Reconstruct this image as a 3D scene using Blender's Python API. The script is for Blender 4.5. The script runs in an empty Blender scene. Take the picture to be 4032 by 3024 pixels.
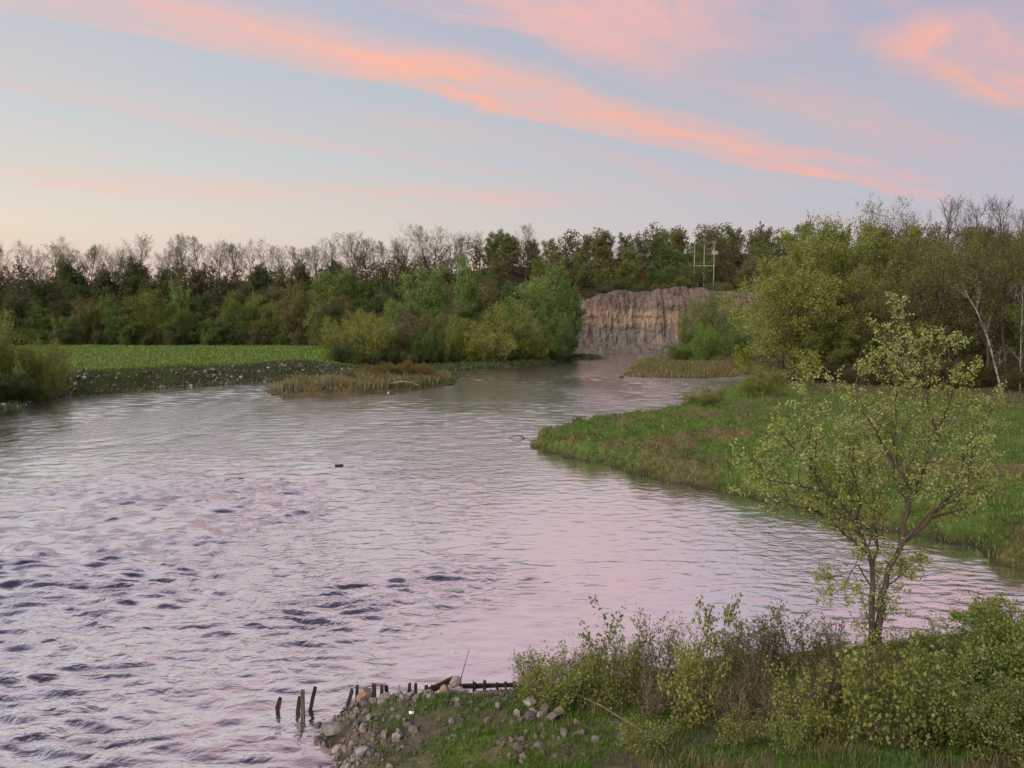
import bpy, math, random, time
import numpy as np
from mathutils import Vector

SC = bpy.context.scene
COL = SC.collection
T0 = time.time()

# ------------------------------------------------------------------ camera
cam_data = bpy.data.cameras.new('camera')
cam = bpy.data.objects.new('camera', cam_data)
COL.objects.link(cam)
cam.location = (0, 0, 9.0)
cam.rotation_euler = (math.radians(90 - 4.3), 0, 0)
cam_data.sensor_width = 36
cam_data.lens = 28
cam_data.clip_start = 0.1
cam_data.clip_end = 6000
SC.camera = cam

# ------------------------------------------------------------------ render / exposure
SC.render.engine = 'CYCLES'
SC.view_settings.view_transform = 'Standard'
SC.view_settings.look = 'None'
SC.view_settings.exposure = 0.0
SC.view_settings.gamma = 1.0
SC.view_settings.use_curve_mapping = False
SC.cycles.max_bounces = 7
SC.cycles.diffuse_bounces = 4
SC.cycles.glossy_bounces = 3
SC.cycles.transmission_bounces = 4
SC.cycles.transparent_max_bounces = 4
SC.cycles.sample_clamp_indirect = 4
SC.cycles.use_denoising = True
SC.cycles.use_adaptive_sampling = True
SC.cycles.adaptive_threshold = 0.03
SC.render.threads_mode = 'AUTO'

# ------------------------------------------------------------------ node helpers
class N:
    """tiny node-graph writer"""
    def __init__(self, tree):
        self.t = tree
    def new(self, typ, ins=None, **props):
        n = self.t.nodes.new(typ)
        for k, v in props.items():
            setattr(n, k, v)
        for k, v in (ins or {}).items():
            self.put(n.inputs[k], v)
        return n
    def put(self, sock, v):
        if isinstance(v, bpy.types.NodeSocket):
            self.t.links.new(v, sock)
        else:
            sock.default_value = v
    def math(self, op, a, b=0.0, c=0.0, clamp=False):
        n = self.t.nodes.new('ShaderNodeMath'); n.operation = op; n.use_clamp = clamp
        for i, v in enumerate((a, b, c)):
            self.put(n.inputs[i], v)
        return n.outputs[0]
    def vmath(self, op, a, b=(0, 0, 0), out=0):
        n = self.t.nodes.new('ShaderNodeVectorMath'); n.operation = op
        self.put(n.inputs[0], a)
        if b is not None: self.put(n.inputs[1], b)
        return n.outputs[out]
    def ss(self, v, lo, hi, a=0.0, b=1.0):
        n = self.t.nodes.new('ShaderNodeMapRange'); n.interpolation_type = 'SMOOTHSTEP'
        self.put(n.inputs['Value'], v); n.inputs['From Min'].default_value = lo; n.inputs['From Max'].default_value = hi
        n.inputs['To Min'].default_value = a; n.inputs['To Max'].default_value = b
        return n.outputs['Result']
    def lin(self, v, lo, hi, a=0.0, b=1.0):
        n = self.t.nodes.new('ShaderNodeMapRange')
        self.put(n.inputs['Value'], v); n.inputs['From Min'].default_value = lo; n.inputs['From Max'].default_value = hi
        n.inputs['To Min'].default_value = a; n.inputs['To Max'].default_value = b
        return n.outputs['Result']
    def mix(self, f, a, b, blend='MIX'):
        n = self.t.nodes.new('ShaderNodeMix'); n.data_type = 'RGBA'; n.blend_type = blend
        self.put(n.inputs[0], f); self.put(n.inputs[6], a); self.put(n.inputs[7], b)
        return n.outputs[2]
    def noise(self, vec, scale=1.0, detail=3.0, rough=0.5, dist=0.0, out='Fac'):
        n = self.t.nodes.new('ShaderNodeTexNoise')
        if vec is not None: self.put(n.inputs['Vector'], vec)
        n.inputs['Scale'].default_value = scale; n.inputs['Detail'].default_value = detail
        n.inputs['Roughness'].default_value = rough; n.inputs['Distortion'].default_value = dist
        return n.outputs[out]
    def ramp(self, f, stops, interp='LINEAR'):
        n = self.t.nodes.new('ShaderNodeValToRGB'); self.put(n.inputs[0], f)
        cr = n.color_ramp; cr.interpolation = interp
        while len(cr.elements) < len(stops): cr.elements.new(0.5)
        for e, (p, c) in zip(cr.elements, stops):
            e.position = p; e.color = (c[0], c[1], c[2], 1)
        return n.outputs[0]
    def comb(self, x, y, z=0.0):
        n = self.t.nodes.new('ShaderNodeCombineXYZ')
        for i, v in enumerate((x, y, z)): self.put(n.inputs[i], v)
        return n.outputs[0]
    def sep(self, v):
        n = self.t.nodes.new('ShaderNodeSeparateXYZ'); self.put(n.inputs[0], v)
        return n.outputs[0], n.outputs[1], n.outputs[2]

def c3(r, g, b): return (r, g, b, 1.0)

# ------------------------------------------------------------------ sky (dusk, sun just set to the west)
SUN_AZ = math.radians(-72)          # measured from +Y towards +X: the sun went down on the west side
world = bpy.data.worlds.new('World'); SC.world = world
world.use_nodes = True
world.cycles.sampling_method = 'MANUAL'; world.cycles.sample_map_resolution = 512
wt = world.node_tree; wt.nodes.clear(); w = N(wt)
gen = w.new('ShaderNodeTexCoord').outputs['Generated']
d = w.vmath('NORMALIZE', gen, None)
dx, dy, dz = w.sep(d)
el = w.math('MAXIMUM', dz, 0.0)
hl = w.math('SQRT', w.math('ADD', w.math('ADD', w.math('MULTIPLY', dx, dx), w.math('MULTIPLY', dy, dy)), 1e-4))
west = w.math('DIVIDE', w.math('ADD', w.math('MULTIPLY', dx, math.sin(SUN_AZ)), w.math('MULTIPLY', dy, math.cos(SUN_AZ))), hl)
warmf = w.ss(west, -0.35, 0.95)
cool = w.ramp(el, [(0.0, (.56, .44, .47)), (.06, (.53, .45, .50)), (.13, (.46, .46, .55)), (.24, (.41, .44, .54)), (.38, (.34, .38, .55)), (.62, (.40, .38, .51)), (.84, (.22, .23, .37)), (1.0, (.16, .18, .32))])
warm = w.ramp(el, [(0.0, (.62, .46, .49)), (.05, (.70, .53, .50)), (.11, (.72, .64, .54)), (.20, (.56, .60, .60)), (.34, (.47, .51, .58)), (.62, (.46, .43, .54)), (.84, (.25, .26, .39)), (1.0, (.16, .18, .32))])
base = w.mix(warmf, cool, warm)
# cloud sheet: direction projected on a flat layer; the streaks run along one wind direction
den = w.math('MAXIMUM', dz, 0.035)
px_, py_ = w.math('DIVIDE', dx, den), w.math('DIVIDE', dy, den)
s_ = w.math('ADD', w.math('MULTIPLY', px_, .77), w.math('MULTIPLY', py_, .64))
n_ = w.math('ADD', w.math('MULTIPLY', px_, -.64), w.math('MULTIPLY', py_, .77))
P = w.comb(px_, py_, 0.0)
n1 = w.noise(P, .55, 1, .5); n2 = w.noise(P, 2.2, 3, .55)
warp = w.math('ADD', w.math('MULTIPLY', w.math('SUBTRACT', n1, .5), .55), w.math('MULTIPLY', w.math('SUBTRACT', n2, .5), .30))
nn = w.math('ADD', n_, warp)
str1 = w.noise(w.comb(w.math('MULTIPLY', s_, .42), w.math('MULTIPLY', nn, 1.25), 3.1), 1.0, 3, .55, .4)
str2 = w.noise(w.comb(w.math('MULTIPLY', s_, .9), w.math('MULTIPLY', nn, 3.2), 7.7), 1.0, 5, .62, .5)
str3 = w.noise(w.comb(w.math('MULTIPLY', s_, 2.0), w.math('MULTIPLY', nn, 9.0), 4.4), 1.0, 4, .6, .6)
def band(lo0, lo1, hi0, hi1):
    return w.math('MULTIPLY', w.ss(nn, lo0, lo1), w.ss(nn, hi0, hi1, 1, 0))
tex = w.ss(w.math('ADD', w.math('MULTIPLY', str1, .5), w.math('MULTIPLY', str2, .5)), .38, .58)
tex_soft = w.math('ADD', w.math('MULTIPLY', tex, .68), .36)
b1 = w.math('MULTIPLY', w.math('MULTIPLY', band(2.30, 2.72, 2.88, 3.04), w.math('MULTIPLY', w.ss(s_, 5.9, 8.0, 1, 0), w.ss(s_, .3, 2.4, .5, 1))), w.math('ADD', w.math('MULTIPLY', tex, .74), w.ss(s_, 3.6, 5.4, .40, .14)))
b2 = w.math('MULTIPLY', w.math('MULTIPLY', band(.1, .8, 2.12, 2.40), w.ss(s_, 2.0, 3.0, 1, 0)), w.math('MULTIPLY', tex, .75))
b3 = w.math('MULTIPLY', w.math('MULTIPLY', band(.72, 1.12, 1.22, 1.62), w.ss(s_, 2.5, 3.0)), tex_soft)
low_n = w.noise(w.comb(w.math('MULTIPLY', dx, 5.0), w.math('MULTIPLY', dz, 30.0), 2.2), 1.0, 3, .55)
dzw = w.math('ADD', dz, w.math('MULTIPLY', w.math('SUBTRACT', low_n, .5), .03))
b4 = w.math('MULTIPLY', w.math('MULTIPLY', w.math('MULTIPLY', w.ss(dzw, .140, .153), w.ss(dzw, .156, .172, 1, 0)), w.ss(west, .1, .45)), w.ss(low_n, .38, .62, .18, .55))   # low streak over the western horizon
veil = w.math('MULTIPLY', w.ss(str1, .38, .64), w.ss(nn, .5, 1.7, .85, .12))     # pink sheets on towards and past the zenith
thin = w.math('MULTIPLY', w.ss(str1, .48, .75), .28)
west_fade = w.ss(s_, -.4, .9, .2, 1)
b2 = w.math('MULTIPLY', b2, west_fade); veil = w.math('MULTIPLY', veil, west_fade)
cl = w.math('MAXIMUM', w.math('MAXIMUM', b1, b2), w.math('MAXIMUM', b3, b4))
cl = w.math('MULTIPLY', cl, w.ss(str3, .34, .62, .84, 1.1))
cl = w.math('MAXIMUM', w.math('MAXIMUM', cl, veil), thin)
cl = w.math('MULTIPLY', w.math('MULTIPLY', w.math('MULTIPLY', cl, w.ss(dz, .10, .17, .35, 1)), w.ss(dz, .58, .84, 1, .22)), w.ss(dz, .05, .09), clamp=True)
ccol = w.ramp(el, [(0.0, (.95, .46, .38)), (.14, (1.0, .39, .31)), (.26, (1.0, .43, .26)), (.38, (.92, .48, .42)), (.7, (.86, .52, .52)), (1.0, (.74, .50, .56))])
ccol = w.mix(w.ss(west, -.2, .75), w.mix(.18, ccol, c3(.92, .40, .44)), w.mix(.15, ccol, c3(.95, .55, .42)))
sky_col = w.mix(w.math('MULTIPLY', cl, .92), base, ccol)
nish = w.new('ShaderNodeTexSky', sky_type='NISHITA', sun_disc=False, sun_elevation=math.radians(1.0), sun_rotation=SUN_AZ, altitude=200, air_density=1.0, dust_density=1.5, ozone_density=1.0)
total = w.mix(1.0, sky_col, w.mix(1.0, nish.outputs[0], c3(.05, .05, .05), 'MULTIPLY'), 'ADD')
bg = w.new('ShaderNodeBackground', {'Color': total, 'Strength': 1.0})
wo = w.new('ShaderNodeOutputWorld', {'Surface': bg.outputs[0]})

# ------------------------------------------------------------------ wide lamp for the afterglow, set as frontal fill to brighten the land
afterglow_fill_data = bpy.data.lights.new('afterglow_fill', 'SUN')
afterglow_fill_data.energy = 4.2
afterglow_fill_data.angle = math.radians(60)
afterglow_fill_data.color = (1.0, .84, .72)
afterglow_fill = bpy.data.objects.new('afterglow_fill', afterglow_fill_data); COL.objects.link(afterglow_fill)
FILL_FROM = math.radians(-142)       # from behind the camera, turned to brighten the fronts of the trees
ld = Vector((math.sin(FILL_FROM) * math.cos(math.radians(34)), math.cos(FILL_FROM) * math.cos(math.radians(34)), math.sin(math.radians(34))))
afterglow_fill.rotation_euler = ld.to_track_quat('Z', 'Y').to_euler()

# ------------------------------------------------------------------ materials
def material(name):
    m = bpy.data.materials.new(name); m.use_nodes = True
    m.node_tree.nodes.clear()
    return m, N(m.node_tree)
def finish(n, shader):
    n.new('ShaderNodeOutputMaterial', {'Surface': shader})
def principled(n, color, rough=.8, spec=.3, normal=None):
    p = n.new('ShaderNodeBsdfPrincipled', {'Base Color': color, 'Roughness': rough, 'Specular IOR Level': spec})
    if normal is not None: n.put(p.inputs['Normal'], normal)
    return p.outputs[0]

def leaf_material(name, var=.35, trans=.38, brown=.0, patch=.25):
    m, n = material(name)
    oi = n.new('ShaderNodeObjectInfo'); ge = n.new('ShaderNodeNewGeometry')
    rnd = ge.outputs['Random Per Island']
    tc = n.new('ShaderNodeTexCoord').outputs['Object']
    pn = n.noise(tc, patch, 2, .5)
    hs = n.new('ShaderNodeHueSaturation', {'Color': oi.outputs['Color'], 'Hue': n.lin(rnd, 0, 1, .485, .515),
        'Saturation': n.lin(pn, .3, .7, .82, 1.15), 'Value': n.lin(rnd, 0, 1, 1 - var, 1 + var)})
    col = n.mix(n.ss(pn, .35, .75, 0, .45), hs.outputs[0], n.mix(.5, hs.outputs[0], c3(.16, .17, .03)))
    if brown:
        col = n.mix(n.ss(n.noise(tc, 900, 0), 1 - brown, 1.0 - brown + .02), col, c3(.16, .10, .05))
    df = n.new('ShaderNodeBsdfDiffuse', {'Color': col}); tr = n.new('ShaderNodeBsdfTranslucent', {'Color': n.mix(.5, col, n.mix(1, col, c3(1.3, 1.35, .5), 'MULTIPLY'))})
    mx = n.new('ShaderNodeMixShader', {0: trans, 1: df.outputs[0], 2: tr.outputs[0]})
    gl = n.new('ShaderNodeBsdfGlossy', {'Roughness': .5, 'Color': c3(1, 1, 1)})
    mg = n.new('ShaderNodeMixShader', {0: .025, 1: mx.outputs[0], 2: gl.outputs[0]})
    finish(n, mg.outputs[0])
    return m
M_LEAF = leaf_material('leaf', .35, .45)
M_LEAF_NEAR = leaf_material('leaf_near', .42, .5, 0, .9)
M_GRASS = leaf_material('grass_blade', .4, .3, 0, .35)

def bark_material():
    m, n = material('bark')
    oi = n.new('ShaderNodeObjectInfo'); tc = n.new('ShaderNodeTexCoord').outputs['Object']
    v = n.vmath('MULTIPLY', tc, (5, 5, .8))
    k = n.noise(v, 1.5, 4, .6)
    col = n.mix(1.0, oi.outputs['Color'], n.ramp(k, [(.3, (.5, .5, .5)), (.7, (1.5, 1.5, 1.5))]), 'MULTIPLY')
    bump = n.new('ShaderNodeBump', {'Height': k, 'Strength': .5, 'Distance': .05})
    finish(n, principled(n, col, .9, .15, bump.outputs[0]))
    return m
M_BARK = bark_material()

def birch_material():
    m, n = material('birch_bark')
    tc = n.new('ShaderNodeTexCoord').outputs['Object']
    k = n.noise(n.vmath('MULTIPLY', tc, (1.2, 1.2, 4)), 1.3, 4, .7)
    finish(n, principled(n, n.ramp(k, [(.40, (.07, .06, .055)), (.52, (.27, .25, .235)), (.75, (.36, .335, .315))]), .7, .2))
    return m
M_BIRCH = birch_material()

def ground_material():
    m, n = material('ground')
    vc = n.new('ShaderNodeVertexColor', layer_name='Col')
    pos = n.new('ShaderNodeNewGeometry').outputs['Position']
    a = n.noise(pos, .35, 5, .6); b = n.noise(pos, 3.5, 5, .65); c = n.noise(pos, 14, 4, .65)
    col = n.mix(1.0, vc.outputs[0], n.ramp(a, [(.3, (.72, .70, .68)), (.7, (1.3, 1.26, 1.2))]), 'MULTIPLY')
    col = n.mix(.7, col, n.mix(1.0, col, n.ramp(b, [(.3, (.45, .45, .45)), (.72, (1.6, 1.55, 1.5))]), 'MULTIPLY'))
    h = n.math('ADD', n.math('MULTIPLY', b, .7), n.math('MULTIPLY', c, .3))
    bump = n.new('ShaderNodeBump', {'Height': h, 'Strength': .8, 'Distance': .16})
    finish(n, principled(n, col, .95, .1, bump.outputs[0]))
    return m
M_GROUND = ground_material()

def water_material():
    m, n = material('river_water')
    pos = n.new('ShaderNodeNewGeometry').outputs['Position']
    x, y, z = n.sep(pos)
    fl = n.comb(n.math('MULTIPLY', x, .75), y, 0.0)
    big = n.noise(fl, .9, 2, .5, .5)
    mid = n.noise(fl, 2.3, 3, .5, .5)
    fine = n.noise(fl, 7.5, 2, .5, .3)
    calm = n.ss(n.noise(n.comb(n.math('MULTIPLY', x, .09), n.math('MULTIPLY', y, .045), 1.7), 1.0, 3, .55, .8), .36, .62, .22, 1.0)
    h = n.math('ADD', n.math('ADD', n.math('MULTIPLY', n.math('MULTIPLY', big, .07), n.ss(y, 40, 70, .8, .3)), n.math('MULTIPLY', mid, .072)), n.math('MULTIPLY', fine, .010))
    left = n.math('MULTIPLY', n.ss(n.math('ADD', x, n.math('MULTIPLY', y, -.02)), -9, 4, 1, 0), n.ss(y, 55, 100, 1, 0))
    right = n.ss(x, 4, 12)
    rough = n.math('ADD', n.math('ADD', n.math('MULTIPLY', left, 1.2), n.math('MULTIPLY', right, .55)), n.ss(y, 38, 75, .40, .32))
    h = n.math('MULTIPLY', n.math('MULTIPLY', h, calm), rough)
    bump = n.new('ShaderNodeBump', {'Height': h, 'Strength': 1.0, 'Distance': 1.0})
    body = n.new('ShaderNodeBsdfDiffuse', {'Color': c3(.020, .018, .026)})
    gl = n.new('ShaderNodeBsdfGlossy', {'Color': c3(.97, .96, .98), 'Roughness': .15, 'Normal': bump.outputs[0]})
    lw = n.new('ShaderNodeLayerWeight', {'Blend': .5, 'Normal': bump.outputs[0]})
    refl = n.ramp(lw.outputs['Facing'], [(.2, (.05, .05, .05)), (.35, (.16, .16, .16)), (.45, (.48, .48, .48)), (.54, (.82, .82, .82)), (.64, (.94, .94, .94)), (.8, (.98, .98, .98)), (1.0, (1, 1, 1))])
    p = n.new('ShaderNodeMixShader', {0: refl, 1: body.outputs[0], 2: gl.outputs[0]})
    finish(n, p.outputs[0])
    return m
M_WATER = water_material()

def cliff_material():
    m, n = material('clay_cliff')
    pos = n.new('ShaderNodeNewGeometry').outputs['Position']
    x, y, z = n.sep(pos)
    zz = n.math('ADD', z, n.math('MULTIPLY', n.math('SUBTRACT', n.noise(n.comb(x, 0, 0), .16, 3), .5), 5.0))
    lay = n.ramp(n.lin(zz, 0, 22), [(0.0, (.145, .130, .112)), (.2, (.165, .146, .124)), (.34, (.172, .150, .124)), (.44, (.24, .188, .142)), (.58, (.245, .19, .145)), (.66, (.15, .122, .102)), (1.0, (.125, .10, .086))])
    st = n.noise(n.comb(n.math('MULTIPLY', x, .55), n.math('MULTIPLY', y, .45), n.math('MULTIPLY', z, .07)), 1.0, 6, .7, .7)
    col = n.mix(.85, lay, n.mix(1.0, lay, n.ramp(st, [(.36, (.30, .30, .33)), (.48, (.85, .85, .85)), (.66, (1.5, 1.42, 1.32))]), 'MULTIPLY'))
    f = n.noise(pos, 2.2, 5, .65)
    bump = n.new('ShaderNodeBump', {'Height': n.math('ADD', f, st), 'Strength': .8, 'Distance': .5})
    finish(n, principled(n, col, .95, .05, bump.outputs[0]))
    return m
M_CLIFF = cliff_material()

def stone_material():
    m, n = material('stone')
    oi = n.new('ShaderNodeObjectInfo'); ge = n.new('ShaderNodeNewGeometry')
    tc = n.new('ShaderNodeTexCoord').outputs['Object']
    k = n.noise(tc, 3.2, 6, .68)
    col = n.mix(1.0, oi.outputs['Color'], n.ramp(k, [(.25, (.28, .28, .28)), (.5, (.60, .59, .58)), (.75, (.92, .90, .88))]), 'MULTIPLY')
    col = n.mix(1.0, col, n.ramp(ge.outputs['Random Per Island'], [(0, (.55, .55, .55)), (1, (1.35, 1.35, 1.35))]), 'MULTIPLY')
    bump = n.new('ShaderNodeBump', {'Height': k, 'Strength': .6, 'Distance': .08})
    finish(n, principled(n, col, .85, .25, bump.outputs[0]))
    return m
M_STONE = stone_material()

def wood_material():
    m, n = material('old_timber')
    oi = n.new('ShaderNodeObjectInfo'); tc = n.new('ShaderNodeTexCoord').outputs['Object']
    k = n.noise(n.vmath('MULTIPLY', tc, (16, 16, 2)), 2.0, 5, .6)
    col = n.mix(1.0, oi.outputs['Color'], n.ramp(k, [(.3, (.45, .45, .45)), (.7, (1.6, 1.55, 1.5))]), 'MULTIPLY')
    bump = n.new('ShaderNodeBump', {'Height': k, 'Strength': .8, 'Distance': .02})
    finish(n, principled(n, col, .8, .2, bump.outputs[0]))
    return m
M_WOOD = wood_material()
m_, n_m = material('paper'); finish(n_m, principled(n_m, c3(.75, .77, .8), .7, .2)); M_PAPER = m_

# ------------------------------------------------------------------ noise in numpy
def _hash(ix, iy, seed):
    h = (ix.astype(np.int64) * 374761393 + iy.astype(np.int64) * 668265263 + seed * 974711) & 0xffffffff
    h = ((h ^ (h >> 13)) * 1274126177) & 0xffffffff
    return (h ^ (h >> 16)) & 0xffffffff
def perlin(x, y, seed=0):
    x = np.asarray(x, float); y = np.asarray(y, float)
    ix, iy = np.floor(x), np.floor(y); fx, fy = x - ix, y - iy
    u = fx * fx * fx * (fx * (fx * 6 - 15) + 10); v = fy * fy * fy * (fy * (fy * 6 - 15) + 10)
    def gr(ax, ay, bx, by):
        a = _hash(ax, ay, seed) / 4294967296.0 * 2 * np.pi
        return np.cos(a) * bx + np.sin(a) * by
    a = gr(ix, iy, fx, fy); b = gr(ix + 1, iy, fx - 1, fy); c = gr(ix, iy + 1, fx, fy - 1); e = gr(ix + 1, iy + 1, fx - 1, fy - 1)
    return (a * (1 - u) + b * u) * (1 - v) + (c * (1 - u) + e * u) * v
def fbm(x, y, seed=0, octv=4, gain=.5):
    t, a, f = 0, 1.0, 1.0
    for i in range(octv):
        t = t + a * perlin(x * f, y * f, seed + i * 17); a *= gain; f *= 2.03
    return t
def sst(v, lo, hi):
    t = np.clip((np.asarray(v, float) - lo) / (hi - lo), 0, 1)
    return t * t * (3 - 2 * t)

# ------------------------------------------------------------------ mesh helpers
def mesh_np(name, V, faces, mat=None, smooth=False):
    """faces: array (M,k) or list of such arrays"""
    if isinstance(faces, np.ndarray): faces = [faces]
    faces = [f for f in faces if len(f)]
    me = bpy.data.meshes.new(name)
    V = np.ascontiguousarray(V, dtype=np.float32)
    me.vertices.add(len(V)); me.vertices.foreach_set('co', V.ravel())
    loops = np.concatenate([f.ravel() for f in faces]).astype(np.int32)
    counts = np.concatenate([np.full(len(f), f.shape[1]) for f in faces])
    starts = np.concatenate([[0], np.cumsum(counts)[:-1]]).astype(np.int32)
    me.loops.add(len(loops)); me.loops.foreach_set('vertex_index', loops)
    me.polygons.add(len(starts)); me.polygons.foreach_set('loop_start', starts)
    me.polygons.foreach_set('use_smooth', np.full(len(starts), smooth))
    me.update(calc_edges=True)
    if mat: me.materials.append(mat)
    return me
def add(name, me, parent=None, loc=(0, 0, 0), rot=(0, 0, 0), scale=(1, 1, 1), color=None, **tags):
    o = bpy.data.objects.new(name, me); COL.objects.link(o)
    o.location = loc; o.rotation_euler = rot; o.scale = scale
    if parent is not None: o.parent = parent
    if color is not None: o.color = (color[0], color[1], color[2], 1)
    for k, v in tags.items():
        if v is not None: o[k] = v
    return o
def grid_faces(nx, ny):
    i = np.arange(nx - 1)[None, :] + nx * np.arange(ny - 1)[:, None]
    i = i.ravel()
    return np.stack([i, i + 1, i + nx + 1, i + nx], 1)
def spaced(*segs):
    """(start, end, step) runs joined into one list of coordinates"""
    out = []
    for a, b, st in segs:
        k = max(1, int(round((b - a) / st)))
        out += list(np.linspace(a, b, k, endpoint=False))
    out.append(segs[-1][1])
    return np.array(out)

# ------------------------------------------------------------------ the river's outline (metres; the camera stands on a bridge at the origin)
WATER = [(-75, -200), (-64, -60), (-58, 30), (-55.5, 75), (-53.7, 83), (-55.2, 96), (-49.4, 110), (-39.7, 123), (-35.7, 127), (-31.5, 143), (-21.4, 149.5), (-9.3, 155.5),
    (3.6, 172.5), (13, 194), (25, 209), (21, 217), (8, 224), (2, 236), (8, 247), (18.8, 250), (31, 254), (52, 258), (75, 258.5), (95, 255), (104, 240), (72, 228), (42, 226), (27.5, 180), (25.5, 167), (19.3, 139),
    (23, 135), (28.8, 132.6), (36.6, 135), (44.6, 141.2), (55, 148), (57, 146), (44.5, 136.5), (34.6, 117), (28, 104), (24.2, 92), (21, 80), (15.2, 77), (8, 69), (4.2, 64), (1.7, 60.2), (1.5, 57.8),
    (3.3, 53.8), (6, 51.4), (7, 47.9), (8.1, 46.2), (9.9, 44), (10.9, 42.7), (12.2, 41.3), (13.4, 39.4), (16.9, 33.9), (18.8, 31.6), (18.3, 29.6), (19.4, 28.6), (26, 27.5), (45, 27), (90, 30),
    (90, 24), (45, 23.5), (15, 22.6), (10.2, 21.2), (4.8, 19.9), (.3, 18.4), (-1.4, 18.2), (-3.0, 18.0), (-4.0, 17.5), (-4.26, 17.0), (-4.05, 16.6), (-3.7, 16.1), (-3.45, 15.5), (-3, 12), (-2, 0), (0, -60), (0, -200)]
ISLAND = [(-33.7, 107), (-30.5, 100.2), (-24, 99.9), (-18.3, 102.5), (-13.1, 109), (-8.5, 119), (-8.6, 127), (-14, 131), (-21, 129), (-28, 120), (-32, 112.5)]
def poly_sd(x, y, poly):
    """signed distance, positive outside"""
    P = np.array(poly); Q = np.roll(P, -1, 0)
    dmin = np.full(x.shape, 1e9); ins = np.zeros(x.shape, bool)
    for (ax, ay), (bx, by) in zip(P, Q):
        ex, ey = bx - ax, by - ay
        t = np.clip(((x - ax) * ex + (y - ay) * ey) / (ex * ex + ey * ey), 0, 1)
        dmin = np.minimum(dmin, np.hypot(x - ax - t * ex, y - ay - t * ey))
        c = ((ay > y) != (by > y))
        xi = ex * (y - ay) / (ey if ey else 1e-9) + ax
        ins ^= c & (x < xi)
    return np.where(ins, -dmin, dmin)
def shore(x, y):
    """distance to the waterline: > 0 on land, < 0 in the river; also the island mask"""
    wob = fbm(x * .5, y * .5, 5, 3) * np.clip(np.asarray(y) / 90, .22, 1.4)
    wob = wob + .55 * fbm(x * .8, y * .8, 6, 3) * sst(x, -1, 2) * sst(y, 25, 28) * (1 - sst(y, 70, 90))
    a = poly_sd(x, y, WATER) + wob
    b = -poly_sd(x, y, ISLAND) + wob * .7
    return np.maximum(a, b), b > a
def ridge_foot(x):
    return np.interp(x, [-400, -70, -40, -5, 4, 12, 120, 400], [258, 258, 236, 228, 246, 264, 264, 262])
def height(x, y):
    x = np.asarray(x, float); y = np.asarray(y, float)
    t, isl = shore(x, y)
    tp = np.maximum(t, 0)
    left_field = sst(-x, 28, 40) * sst(y, 40, 70)
    near = (1 - sst(y, 24, 25.5)) * sst(x, -30, -20)
    mead = sst(x, -3, 0) * sst(y, 24.5, 26) * (1 - sst(y, 118, 135))
    z_field = 2.45 * sst(tp, .2, 6.2) + .25 * fbm(x * .05, y * .05, 3, 2) + .35 * fbm(x * .6, y * .6, 31, 3) * (1 - sst(tp, 5.5, 9)) * sst(tp, 0, 1)
    z_mid = .55 * sst(tp, 0, 2.5) + 2.4 * sst(tp, 5, 45) + .25 * fbm(x * .3, y * .3, 8, 3) * sst(tp, 0, 3)
    z_near = .30 * sst(tp, 0, .45) + 1.35 * (1 - np.exp(-tp / 2.6)) + .16 * fbm(x * .9, y * .9, 4, 4) * sst(tp, 0, .6) + .32 * np.maximum(13.5 - y, 0)
    mound = np.abs(fbm(x * .45, y * .38, 11, 3))
    z_mead = 1.0 * sst(tp, -.1, 1.3) + .03 * np.minimum(tp, 40) + (.95 * mound + .25 * fbm(x * 1.3, y * 1.3, 13, 2)) * sst(tp, 0, .8) * (1 - .6 * sst(tp, 6, 22))
    z = z_mid * (1 - left_field) + z_field * left_field
    z = z * (1 - mead) + z_mead * mead
    z = z * (1 - near) + z_near * near
    z = np.where(isl, .85 * sst(tp, 0, 3.5) + .12 * fbm(x * .7, y * .7, 21, 3) * sst(tp, 0, 1), z)
    z = z + 3.0 * sst(x, 42, 95) * sst(y, 40, 70) * (1 - sst(y, 225, 250)) * sst(tp, 3, 15)
    f = ridge_foot(x)
    rid = 19.0 * np.power(sst(y, f, f + np.where(x > 10, 13, 46)), 1.0) + np.interp(x, [-400, -60, 40, 160, 400], [3, 5, 19, 23, 14]) * sst(y, f + 30, f + 135)
    rid = rid * np.where(np.isfinite(tp), 1, 1) + 1.6 * fbm(x * .03, y * .03, 41, 3) * sst(y, f + 10, f + 60)
    z = z + rid * sst(tp, 2, 9)
    return np.where(t > 0, z, -1.3 * sst(-t, 0, 2.5) - .02)
def H(x, y):
    return float(height(np.array([x]), np.array([y]))[0])

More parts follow.
